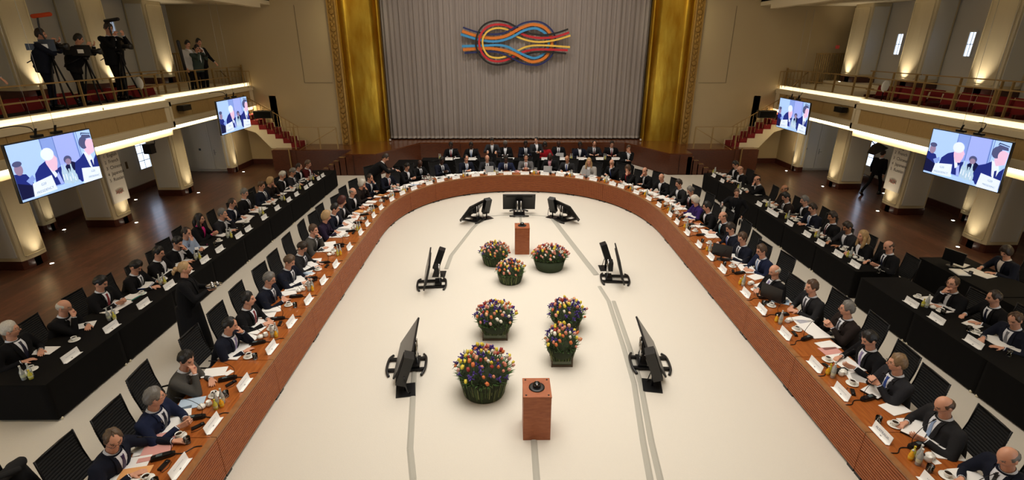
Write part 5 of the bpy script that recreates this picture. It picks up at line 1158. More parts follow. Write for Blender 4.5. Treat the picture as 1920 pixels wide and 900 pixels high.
def remesh(b, vox, smooth=0, sf=.5, name='m'):
    me = b.mesh(name, M_SHIRT); o = D.objects.new('tmp', me); COL.objects.link(o)
    m = o.modifiers.new('r', 'REMESH'); m.mode = 'VOXEL'; m.voxel_size = vox; m.use_smooth_shade = True
    if smooth: q = o.modifiers.new('s', 'SMOOTH'); q.iterations = smooth; q.factor = sf
    bpy.context.view_layer.update(); r = D.meshes.new_from_object(o.evaluated_get(bpy.context.evaluated_depsgraph_get()))
    D.objects.remove(o); D.meshes.remove(me); r.name = name; return r
HV, HF = head_grid()
def body_mesh(K, vox, stand):
    b = MB(); hr = K['hr']; hc = K['head']
    b.add([hc + hr @ v for v in HV], HF, 0, True)
    for s in (-1, 1): b.ell(hc + hr @ Vector((s * .073, -.006, -.008)), (.010, .020, .029), 8, 6, M=hr @ Matrix.Rotation(s * -.35, 3, 'Z'))
    b.cap(K['neck'] - K['up'] * .03, hc + Vector((0, -.012, -.04)), .058, .055, 12)
    b.cap(K['neck'] - K['up'] * .08, K['hip'], .07, .09, 10)
    for s in (-1, 1):
        b.cap(K['neck'] - K['up'] * .05, K['sh'][s], .045, .04, 8); b.cap(K['sh'][s], K['el'][s], .04, .034, 8); b.cap(K['el'][s], K['wr'][s], .036, .026, 10)
        w, d, n, c = K['hand'][s]; hand(b, w, d, n, s, c)
    me = remesh(b, vox, 0, name='body')
    me.materials.clear()
    for m in (SKIN['a'], M_EYE, M_LIP, HAIRC['d']): me.materials.append(m)
    hi = hr.inverted(); n = len(me.polygons); cen = np.empty(n * 3); me.polygons.foreach_get('center', cen); cen = cen.reshape(-1, 3) - np.array(hc)
    L_ = cen @ np.array(hi).T; ax = np.abs(L_[:, 0]); z = L_[:, 2]; fr = L_[:, 1] > .055; mi = np.zeros(n, int); v = max(.001, vox * .45)
    mi[fr & (np.abs(ax - .031) < .012) & (np.abs(z - .008) < .003 + v)] = 1
    mi[fr & (ax < .022) & (np.abs(z + .056) < .004 + v)] = 2
    mi[fr & (np.abs(ax - .031) < .017) & (np.abs(z - .029) < .002 + v)] = 3
    me.polygons.foreach_set('material_index', mi); me.update(); return me
def ring(c, ax, up, fw, rx, ry, n=18):
    return [c + ax * rx * math.copysign(abs(math.cos(a)) ** .8, math.cos(a)) + fw * ry * math.copysign(abs(math.sin(a)) ** .9, math.sin(a)) for a in [2 * math.pi * k / n for k in range(n)]]
def jacket_meshes(K, vox, heavy, stand, tie, lapel, style='jacket'):
    b = MB(); up, fw, hip = K['up'], K['fw'], K['hip']; X = Vector((1, 0, 0)); h = heavy
    # torso: the lower end bends back to the pelvis
    st = [(-.16 if stand else -.06, .185 * h, .125 * h), (.0, .175 * h, .125 * h), (.12, .175 * h, .135 * h ** 1.5), (.26, .195 * h, .138 * h ** 1.3), (.38, .212 * h ** .5, .132), (.45, .195 * h ** .5, .11), (.49, .12, .08), (.515, .065, .06)]
    vs = []; n = 18
    for (t, rx, ry) in st: vs += ring(hip + (up if t > 0 or not stand else Vector((0, 0, 1))) * t + fw * (.01 if t > .2 else 0), X, up, fw, rx, ry, n)
    b.add(vs, [(i * n + k, i * n + (k + 1) % n, (i + 1) * n + (k + 1) % n, (i + 1) * n + k) for i in range(len(st) - 1) for k in range(n)] + [tuple(range(n))[::-1], tuple((len(st) - 1) * n + k for k in range(n))], 0, True)
    for s in (-1, 1):
        sh, el, wr = K['sh'][s], K['el'][s], K['wr'][s]
        b.cap(sh + Vector((-s * .07, 0, .005)), sh + Vector((-s * .0, 0, -.01)), .055, .064, 10)
        b.cap(sh + Vector((0, 0, -.01)), el, .070 * h ** .3, .055 * h ** .3, 12)
        we = wr + (el - wr).normalized() * .022; b.cap(el, we, .055 * h ** .3, .040, 12)
    me = remesh(b, vox, 4, .6, 'jacket')
    bvh = BVHTree.FromPolygons([v.co.copy() for v in me.vertices], [tuple(p.vertices) for p in me.polygons])
    def patch(B, cols, off, th=.012, mi=0):
        """cols: rows of lateral coordinates [(u0,u1,v)], v = distance down from neck"""
        nu = 5; pts = []; nms = []
        for (u0, u1, v) in cols:
            for k in range(nu + 1):
                u = u0 + (u1 - u0) * k / nu; c = hip + up * (.50 - v) + X * u
                hit = bvh.ray_cast(c + fw * .5, -fw)
                ok = hit[0] is not None and (hit[0] - c).dot(fw) < .2 + .1 * (h - 1)
                pts.append(hit[0] if ok else c + fw * .08); nms.append(((hit[1] + fw).normalized() if ok and hit[1].dot(fw) > 0 else fw))
        m = len(cols); vs = [p + q * off for p, q in zip(pts, nms)] + [p - q * th for p, q in zip(pts, nms)]; N_ = len(pts); fs = []
        for i in range(m - 1):
            for k in range(nu):
                a = i * (nu + 1) + k; fs.append((a, a + nu + 1, a + nu + 2, a + 1)); fs.append((N_ + a, N_ + a + 1, N_ + a + nu + 2, N_ + a + nu + 1))
        for i in range(m - 1):
            a = i * (nu + 1); fs.append((a, N_ + a, N_ + a + nu + 1, a + nu + 1)); a += nu; fs.append((a, a + nu + 1, N_ + a + nu + 1, N_ + a))
        B.add(vs, fs, mi, False)
    out = {}
    V = [-.005, .02, .05, .09, .14, .19, .24, .28, .31]
    wv = lambda v: min(.058, .066 * (1 - v / .325) + .003)
    if style == 'jacket':
        L_ = MB()
        for s in (-1, 1):
            patch(L_, [(s * wv(v), s * (wv(v) + (.018 + .036 * math.sin(math.pi * min(1, max(0, (v + .03) / .33))) ) ), v) for v in V], .019)
        out['lapel'] = L_
    sb = MB(); patch(sb, [(-wv(v) - .004, wv(v) + .004, v) for v in V], .008)
    # collar
    nk = K['neck']; cd = (K['hb'] - nk).normalized() if (K['hb'] - nk).length > 0 else up
    for s in (-1, 1):
        P = []
        for a in np.linspace(R(200), R(-85), 14) if s > 0 else (): P.append(0)
    cr = []; 
    for z, r in ((-.035, .080), (.0, .072), (.03, .063)):
        for k in range(18):
            a = 2 * math.pi * k / 18; drop = -.022 * max(0, math.sin(a)); cr.append(nk + up * (z + drop + .008) + X * r * math.cos(a) + fw * (r * math.sin(a)))
    sb.add(cr, [(j * 18 + k, j * 18 + (k + 1) % 18, (j + 1) * 18 + (k + 1) % 18, (j + 1) * 18 + k) for j in range(2) for k in range(18)], 0, True)
    for s in (-1, 1):
        wr, el = K['wr'][s], K['el'][s]; dd = (el - wr).normalized(); sb.tube([wr + dd * .03, wr + dd * .004], .033, 12)
    out['shirt'] = sb
    if tie:
        tb = MB(); V2 = [.022, .05, .1, .16, .22, .28, .30]
        patch(tb, [(-q, q, v) for v, q in zip(V2, (.015, .015, .02, .026, .03, .031, .012))], .014)
        patch(tb, [(-.018, .018, .008), (-.014, .014, .036)], .02); out['tie'] = tb
    return me, out
def trouser_mesh(K, stand, heavy, skirt=False, stride=0):
    b = MB(); hip = K['hip']; h = heavy
    if stand and skirt:
        b.lathe([(.15, .04), (.24, .06), (.235, .3), (.215, .6), (.19, .95), (.13, 1.0)], 22); return b.mesh('skirt', SUIT['black'])
    for s in (-1, 1):
        p = hip + Vector((s * .09, 0, 0))
        if stand:
            f = stride * s; kn = p + Vector((0, .03 + f * .22, -.45)); an = Vector((p.x, p.y - .02 + f * .38 - (.12 if f < 0 else 0), .1 + (.1 if f < 0 else 0)))
        else: kn = p + Vector((s * .04, .42, .0)); an = Vector((p.x + s * .04, p.y + .40, .1))
        b.cap(p, kn, .085 * h, .062, 12); b.cap(kn, an, .062, .05, 12)
    b.ell(hip + Vector((0, -.01, -.01)), (.175 * h, .135 * h, .11), 14, 8)
    return remesh(b, .022, 2, .5, 'trousers')
def shoe_mesh():
    b = MB(); b.cap((0, -.06, .045), (0, .13, .035), .045, .036, 10); b.box((-.042, -.1, 0), (.042, .17, .02)); b.cap((0, -.05, .06), (0, -.04, .1), .045, .045, 10); return b.mesh('shoe', M_SHOE)
SHOE = shoe_mesh()
CACHE = {}
def q_(v, s_): return int(round(v / s_) * s_)
def person(x, y, z, rz, pose, yaw, pitch, hair, hc, skin, suit, tie, glasses, label, group=None, lean=20, heavy=1.0, stand=False, lod=0, at_head=True, skirt=False, stride=0, style='jacket', extra=None, sc=None):
    sc = sc or SC
    yaw, pitch = q_(yaw, 10 if lod == 0 else 15), q_(pitch, 10 if lod == 0 else 15)
    vox = (.0062, .009, .013)[lod]; jv = (.015, .018, .024)[lod]
    hastie = tie not in ('none', 'white', 'pinkshirt', 'blouse', 'redscarf', 'pinkscarf')
    K = skeleton(pose, yaw, pitch, lean, heavy, stand)
    kb = (pose, yaw, pitch, lean, heavy, stand, lod)
    if kb not in CACHE: CACHE[kb] = body_mesh(K, vox, stand)
    kj = (pose, (yaw, pitch) if pose in ('ch', 'chM') else 0, lean, heavy, stand, lod, style, 'j')
    if kj not in CACHE:
        me, parts = jacket_meshes(K, jv, heavy, stand, True, True, style); me.materials.clear(); me.materials.append(SUIT['black'])
        CACHE[kj] = (me, {k: v.mesh(k, {'shirt': M_SHIRT, 'tie': TIE['navy'], 'lapel': SUIT['black']}[k]) for k, v in parts.items()})
    kt = (stand, heavy, skirt, stride, 't')
    if kt not in CACHE: CACHE[kt] = trouser_mesh(K, stand, heavy, skirt, stride)
    if at_head:
        c, s_ = math.cos(rz), math.sin(rz); hx, hy = K['head'].x * sc, K['head'].y * sc; x -= c * hx - s_ * hy; y -= s_ * hx + c * hy
    t = empty('person', (x, y, z), rz, label, 'person', group); t.scale = (sc,) * 3
    def put(name, me, m=None, slot=0):
        o = obj(name, me, t)
        if m is not None and me.materials[slot] != m: o.material_slots[slot].link = 'OBJECT'; o.material_slots[slot].material = m
        return o
    bo = put('body', CACHE[kb], SKIN[skin]); HCm = HAIRC[hc]
    if hc not in 'da' and True: bo.material_slots[3].link = 'OBJECT'; bo.material_slots[3].material = HCm if hc not in 'wy' else HAIRC['h']
    if hc == 'a': bo.material_slots[3].link = 'OBJECT'; bo.material_slots[3].material = HAIRC['h']
    if hair != 'X':
        o = put('hair', hair_mesh(hair), HCm); o.matrix_local = Matrix.Translation(K['head']) @ K['hr'].to_4x4()
    if glasses: o = put('glasses', GLM); o.matrix_local = Matrix.Translation(K['head']) @ K['hr'].to_4x4()
    jm, parts = CACHE[kj]; j = put('jacket' if suit not in ('lightshirt', 'whiteshirt') else 'shirt', jm, SUIT[suit])
    if 'lapel' in parts and suit not in ('lightshirt', 'whiteshirt'): o = put('lapel', parts['lapel'], SUIT[suit]); o.parent = j
    sm = M_SHIRT
    if tie == 'pinkshirt': sm = TIE['pinkshirt']
    if tie == 'none' and suit in ('purple', 'purpledark', 'darkbrown', 'red'): sm = SUIT[suit]
    if tie in ('redscarf', 'pinkscarf', 'blouse'): sm = TIE[tie]
    o = put('shirt_front' if suit in ('lightshirt', 'whiteshirt') else 'shirt', parts['shirt'], sm if suit != 'lightshirt' else SUIT['lightshirt'])
    if hastie: put('tie', parts['tie'], TIE[tie])
    put('skirt' if skirt else 'trousers', CACHE[kt], SUIT['black'] if suit not in SUIT or suit in ('palegrey', 'red', 'purple', 'lightshirt', 'whiteshirt', 'green', 'maroon', 'purpledark') else SUIT[suit])
    hipl = K['hip']
    for s in (-1, 1):
        if stand: f = stride * s; sy = -.02 + f * .38 - (.12 if f < 0 else 0); o = obj('shoe', SHOE, t, (s * .09, sy, .0 if f >= 0 else .06)); o.rotation_euler[0] = 0 if f >= 0 else R(-35)
        else: obj('shoe', SHOE, t, (s * .13, .42, 0.0))
    return t, K

# ---------------------------------------------------------------- chairs
def make_chair():
    t = empty('office_chair', (0, 0, 0)); tag(t, '', 'chair')
    up = Vector((0, -.20, .98)).normalized(); nb = Vector((0, .98, .2))
    b = MB(); base = Vector((0, -.235, .42)); n = 15; H_ = .58
    vs = []
    for i in range(n * 4 + 1):
        v = i / (n * 4); off = .005 * abs(math.sin(math.pi * v * n)); bow = -.03 * math.sin(math.pi * v)
        for (sx, dd) in ((-.245, 0), (-.12, -.014), (.12, -.014), (.245, 0)): vs.append(base + up * H_ * v + nb * (off + bow + dd) + Vector((sx, 0, 0)))
    N_ = len(vs); vs2 = [v - nb * .022 for v in vs]; m = n * 4 + 1; fs = []
    for i in range(m - 1):
        for k in range(3): a = i * 4 + k; fs.append((a, a + 1, a + 5, a + 4)); fs.append((N_ + a, N_ + a + 4, N_ + a + 5, N_ + a + 1))
        a = i * 4; fs.append((a, a + 4, N_ + a + 4, N_ + a)); a += 3; fs.append((a, N_ + a, N_ + a + 4, a + 4))
    for k in range(3): fs.append((k, N_ + k, N_ + k + 1, k + 1)); a = (m - 1) * 4 + k; fs.append((a, a + 1, N_ + a + 1, N_ + a))
    b.add(vs + vs2, fs, 0, False); b.build('backrest', M_SEATFAB, t)
    b = MB()
    for sx in (-1, 1): b.tube([base + Vector((sx * .25, -.01, -.06)), base + up * H_ * .5 + Vector((sx * .25, -.03, 0)), base + up * (H_ + .01) + Vector((sx * .25, 0, 0))], .011, 6)
    b.tube([base + up * H_ + Vector((-.25, 0, 0)), base + up * H_ + Vector((.25, 0, 0))], .010, 6)
    b.build('back_frame', M_BLACKM, t)
    b = MB(); vs = []
    for i in range(25):
        v = i / 24; y = -.22 + .46 * v; zz = .29 + .006 * abs(math.sin(math.pi * v * 12)) - .03 * max(0, v - .8) / .2
        for sx in (-.25, .25): vs.append((sx, y, zz))
    vs += [(x, y, z - .03) for x, y, z in vs]; fs = [(2 * i, 2 * i + 1, 2 * i + 3, 2 * i + 2) for i in range(24)] + [(50 + 2 * i, 50 + 2 * i + 2, 50 + 2 * i + 3, 50 + 2 * i + 1) for i in range(24)] + [(2 * i, 2 * i + 2, 52 + 2 * i, 50 + 2 * i) for i in range(24)] + [(2 * i + 1, 51 + 2 * i, 53 + 2 * i, 2 * i + 3) for i in range(24)]
    b.add(vs, fs); b.build('seat', M_SEATFAB, t)
    for sx in (-1, 1):
        b = MB(); b.tube(catmull([(sx * .26, -.27, .50), (sx * .29, -.1, .51), (sx * .29, .12, .50), (sx * .29, .17, .43), (sx * .27, .14, .29)], 3), .013, 6); b.build('armrest', M_BLACKM, t)
    b = MB(); b.tube([(0, 0, .08), (0, 0, .28)], .026, 8)
    for k in range(5):
        a = 2 * math.pi * k / 5 + .3; b.tube([(0, 0, .10), (.27 * math.cos(a), .27 * math.sin(a), .065)], [.02, .013], 6); b.ell((.27 * math.cos(a), .27 * math.sin(a), .03), (.028, .028, .03), 6, 5)
    b.build('star_base', M_BLACKM, t); return t
CHAIR = make_chair(); chair_used = [False]
def chair(x, y, rz, label, group=None):
    o = CHAIR if not chair_used[0] else copy_tree(CHAIR)
    chair_used[0] = True; o.location = (x, y, .012); o.rotation_euler[2] = rz; o['label'] = label; o.scale = (SC,) * 3
    if group: o['group'] = group
    return o

# ---------------------------------------------------------------- table items (one of each kind, then copies)
def proto_():
    P = {}
    t = empty('coffee_cup'); b = MB(); b.lathe([(.018, 0), (.024, .004), (.036, .03), (.040, .058), (.037, .058), (.033, .03), (.0, .012)], 16); b.build('bowl', M_PORC, t)
    b = MB(); b.tube([(.037, 0, .045), (.058, 0, .045), (.060, 0, .028), (.034, 0, .020)], .005, 6); b.build('handle', M_PORC, t)
    b = MB(); b.lathe([(0.0, .046), (.0365, .047)], 14, cap=False); b.build('coffee', M_COFFEE, t); P['cup'] = t
    b = MB(); b.lathe([(.03, 0), (.045, .004), (.078, .014), (.078, .017), (.04, .008), (0, .008)], 20); P['saucer'] = b.build('saucer', M_PORC)
    b = MB(); b.lathe([(.026, 0), (.034, .002), (.036, .085), (.033, .085), (.030, .008), (0, .008)], 14); P['glass'] = b.build('water_glass', M_GLASS)
    def bottle(nm, gm, cap, fill, h, r):
        t = empty(nm); b = MB(); b.lathe([(r * .9, 0), (r, .006), (r, h * .55), (r * .4, h * .76), (r * .36, h * .95), (0, h * .95)], 12); b.build('glass', gm, t)
        b = MB(); b.lathe([(r * .42, 0), (r * .42, .016), (0, .018)], 10, (0, 0, h * .94)); b.build('bottle_cap', cap, t)
        b = MB(); b.lathe([(r * 1.01, 0), (r * 1.01, h * .2)], 12, (0, 0, h * .2), cap=False); b.build('paper_label', fill, t); return t
    P['water'] = bottle('water_bottle', M_WATER, M_WHITE, mat('bottle_label', 'C8CCB0', .6), .22, .029)
    P['juice'] = bottle('juice_bottle', M_JUICE, M_WHITE, mat('juice_label', 'E8C84A', .6), .13, .027)
    P['apple'] = bottle('juice_bottle', M_JUICE2, mat('yellow_cap', 'D8C030', .5), mat('juice_label2', 'D8D8A0', .6), .14, .027)
    t = empty('name_plate'); b = MB()
    b.add([(-.15, 0, .004), (.15, 0, .004), (.15, .022, .105), (-.15, .022, .105), (-.15, -.045, .012), (.15, -.045, .012), (-.15, .004, .0), (.15, .004, .0), (.15, .026, .104), (-.15, .026, .104), (-.15, -.045, .008), (.15, -.045, .008)],
          [(0, 1, 2, 3), (4, 5, 1, 0), (7, 6, 9, 8), (6, 7, 11, 10), (3, 2, 8, 9), (4, 10, 11, 5)]); b.build('card', M_CARD, t)
    b = MB(); rr = random.Random(2); x = -.08
    while x < .08: w = rr.uniform(.006, .012); b.add([(x, .009, .045), (x + w, .009, .045), (x + w, .0125, .062), (x, .0125, .062)], [(0, 1, 2, 3)]); x += w + .006
    b.build('faint_lettering', mat('faint_ink', 'C4C6CC', .8), t)
    b = MB(); b.box((-.012, .0, -.0), (.012, .035, .012)); b.build('base_clip', M_BLACK, t); P['plate'] = t
    t = empty('microphone_unit'); b = MB(); pl = [(-.032, -.11), (.032, -.11), (.04, -.02), (.034, .09), (.018, .12), (-.018, .12), (-.034, .09), (-.04, -.02)]; b.prism(pl, 0, .035); b.prism([(x * .8, y * .85) for x, y in pl], .035, .045); b.build('console', M_BLACK, t)
    b = MB(); b.tube(catmull([(0, .08, .04), (0, .1, .16), (0, .0, .28), (0, -.12, .34)], 5), .0035, 6); b.tube([(0, -.12, .34), (0, -.165, .352)], .008, 8); b.build('gooseneck', M_BLACKM, t)
    b = MB(); b.box((-.018, -.06, .045), (.018, .0, .047)); b.build('display', mat('mic_display', '586468', .2), t)
    b = MB(); b.tube(catmull([(0, .11, .012), (.03, .2, .006), (-.02, .3, .006), (0, .38, .006)], 4), .006, 6); b.build('cable', M_BLACK, t); P['mic'] = t
    b = MB(); rr = random.Random(4)
    for k in range(4): dx, dy, a = rr.uniform(-.004, .004), rr.uniform(-.004, .004), rr.uniform(-.03, .03); b.obox((dx, dy, .0015 + k * .0022), (.105 * math.cos(a), .105 * math.sin(a), 0), (-.148 * math.sin(a), .148 * math.cos(a), 0), (0, 0, .001))
    P['papers'] = b.build('paper_stack', M_PAPER)
    t = empty('open_folder'); b = MB(); b.add([(-.22, -.15, .012), (0, -.15, .003), (.22, -.15, .012), (.22, .15, .012), (0, .15, .003), (-.22, .15, .012), (-.22, -.15, 0), (0, -.15, 0), (.22, -.15, 0), (.22, .15, 0), (0, .15, 0), (-.22, .15, 0)],
          [(0, 1, 4, 5), (1, 2, 3, 4), (6, 11, 10, 7), (7, 10, 9, 8), (0, 6, 7, 1), (1, 7, 8, 2), (2, 8, 9, 3), (3, 9, 10, 4), (4, 10, 11, 5), (5, 11, 6, 0)]); b.build('pages', M_PAPER, t)
    b = MB(); rr = random.Random(9)
    for k in range(9): z = .125 - k * .028; b.box((.03, z, .0075), (.2 - rr.random() * .05, z + .006, .0135)); b.box((-.2, z, .0125), (-.03 - rr.random() * .05, z + .006, .0135)) if False else None
    P['folder'] = t
    b = MB(); b.box((-.11, -.155, 0), (.11, .155, .018)); b.box((-.105, -.15, .018), (.108, .152, .021), 1); P['binder'] = b.build('ring_binder', [mat('blue_binder', '2C4C9A', .4), M_PAPER])
    b = MB(); b.box((-.035, -.07, 0), (.035, .07, .009)); b.box((-.031, -.062, .009), (.031, .062, .0095), 1); P['phone'] = b.build('smartphone', [M_BLACK, mat('phone_glass', '14161C', .06)])
    b = MB(); b.box((-.024, -.07, 0), (.024, .07, .022)); b.lathe([(.02, 0), (.02, .008)], 10, (0, .04, .022)); b.tube([(0, -.07, .01), (.05, -.09, .006), (.07, -.02, .006), (.04, .06, .006)], .003, 5); P['receiver'] = b.build('interpretation_receiver', M_BLACK)
    t = empty('milk_jug'); b = MB(); b.lathe([(.026, 0), (.036, .01), (.038, .04), (.028, .06), (.030, .072), (.026, .07), (0, .03)], 14); b.build('jug_body', M_PORC, t)
    b = MB(); b.tube([(.034, 0, .055), (.056, 0, .05), (.054, 0, .025), (.036, 0, .018)], .005, 6); b.build('handle', M_PORC, t); P['jug'] = t
    b = MB(); b.lathe([(.03, 0), (.048, .015), (.05, .035), (.034, .055), (.01, .062), (0.008, .072), (0, .074)], 14); P['sugar'] = b.build('sugar_bowl', M_PORC)
    b = MB(); b.box((-.06, -.045, 0), (.06, .045, .003)); P['note'] = b.build('note_card', M_PAPER)
    b = MB(); b.tube([(0, -.07, .005), (0, .07, .005)], .0045, 6); P['pen'] = b.build('pen', M_BLACK)
    t = empty('laptop'); b = MB(); b.box((-.15, -.1, 0), (.15, .1, .014)); b.box((-.13, -.08, .014), (.13, .02, .015)); b.build('keyboard_base', mat('laptop_grey', '6A6A6C', .4, .4), t)
    b = MB(); b.obox((0, .13, .105), (.15, 0, 0), (0, .004, -.001), (0, .03, .1)); b.build('lid', mat('laptop_lid', 'A8A8AA', .4, .3), t); P['laptop'] = t
    t = empty('tablet_computer'); b = MB(); b.box((-.13, -.09, 0), (.13, .09, .008)); b.build('tablet_body', M_BLACK, t)
    b = MB(); b.box((-.118, -.08, .008), (.118, .08, .009)); b.build('tablet_screen', mat('tablet_blue', '2C4E9C', .15, emit='3A62C0', estr=.25), t); P['tablet'] = t
    t = empty('desk_monitor'); b = MB(); b.box((-.2, -.012, .08), (.2, .012, .34)); b.build('monitor_panel', M_BLACK, t)
    b = MB(); b.box((-.02, -.01, .01), (.02, .01, .12)); b.lathe([(.09, 0), (.09, .01), (.02, .015)], 14); b.build('monitor_foot', M_BLACK, t); P['monitor'] = t
    return P
PR = proto_(); USED = set()
CAT = dict(cup='cup', saucer='saucer', glass='glass', water='bottle', juice='bottle', apple='bottle', plate='name plate', mic='microphone', papers='paper', folder='document', binder='binder', phone='phone', receiver='receiver', jug='milk jug', sugar='sugar bowl', note='card', pen='pen', laptop='laptop', tablet='tablet', monitor='monitor')
GRP = dict(cup='coffee cups', saucer='saucers', glass='water glasses', water='water bottles', juice='orange juice bottles', apple='yellow juice bottles', plate='name plates', mic='conference microphones', papers='loose paper stacks', folder='open documents', binder='ring binders', phone='smartphones', receiver='interpretation receivers', jug='milk jugs', sugar='sugar bowls', note='note cards', pen='pens', laptop='laptops', tablet='tablets', monitor='desk monitors')
def item(kind, x, y, z, rz, label, recolor=None, grp=None):
    p = PR[kind]
    if kind in USED: o = copy_tree(p)
    else: o = p; USED.add(kind)
    o.location = (x, y, z); o.rotation_euler = (0, 0, rz); o.scale = (1.38,) * 3; o['label'] = label; o['category'] = CAT[kind]; o['group'] = grp or GRP[kind]
    if recolor is not None:
        q = o if o.type == 'MESH' else o.children[0]; q.material_slots[0].link = 'OBJECT'; q.material_slots[0].material = recolor
    return o
ZT = {'LI': .86, 'RI': .86, 'AR': .86, 'LO': .862, 'RO': .862, 'BB': .862, 'PR': .862}
PAPC = [None, None, None, mat('peach_report', 'E8A868', .7), mat('pink_report', 'D89C94', .7), mat('pale_blue_report', 'B8CCE0', .7), None, None]
M_TEAL = mat('teal_folder', '4E9A8C', .5)
rg = random.Random(11)
SEATS = []
for idx, (row, hx, hy, pose, yaw, pitch, hair, hc, skin, suit, tie, gl, ch, who, more) in enumerate(PEOPLE):
    if row in ('LI', 'RI', 'AR'): O, N_ = desk_frame(hx, hy); depth = 1.22
    elif row == 'LO': O, N_ = (-9.22, hy), (-1, 0); depth = 1.33
    elif row == 'RO': O, N_ = (9.22 if hy > 12.6 else 9.12, hy), (1, 0); depth = 1.33
    elif row == 'PR': O, N_ = (11.8, hy), (1, 0); depth = 1.4
    else: O, N_ = (hx, 27.35), (0, 1); depth = .8
    # facing: towards the centre; slight personal turn
    f = math.atan2(-N_[1], -N_[0]) - math.pi / 2 + rg.uniform(-.12, .12)
    dist = math.hypot(hx + .6, hy); lod = 0 if dist < 14.5 else (1 if dist < 20 else 2)
    heavy = 1.18 if ('heavy' in who or 'large' in who) else 1.0
    lean = {'ln': 5, 're': 25, 'wr': 22, 'cl': 15, 'clh': 12, 'ph': 18, 'fo': 20, 'ch': 22, 'chM': 22, 'rd': 16}[pose]
    if row == 'BB': lean = 8
    # keep the head over or outside the table edge
    v = (hx - O[0]) * N_[0] + (hy - O[1]) * N_[1]
    zz = 0.0
    head_z = 1.2
    pt, K = person(hx, hy, .012, f, pose, yaw, pitch, hair, hc, skin, suit, tie, gl, (who + ', ' + more), {'LI': 'delegates on the left of the wooden table', 'RI': 'delegates on the right of the wooden table', 'AR': 'delegates around the curved table end', 'LO': 'people at the left black tables', 'RO': 'people at the right black tables', 'PR': 'people at the rear desk', 'BB': 'people in the back row'}[row], lean, heavy, False, lod)
    hipx, hipy = pt.location.x, pt.location.y
    c, s_ = math.cos(f), math.sin(f)
    nm = who.split(',')[0]
    csc = SC * .92 if row in ('LI', 'RI', 'AR') else SC * .84
    chair(hipx + s_ * .06, hipy - c * .06, f, 'black ribbed office chair of the ' + nm).scale = (csc,) * 3
    SEATS.append((row, O, N_, depth, f, nm, lod, hx, hy, pose, idx))
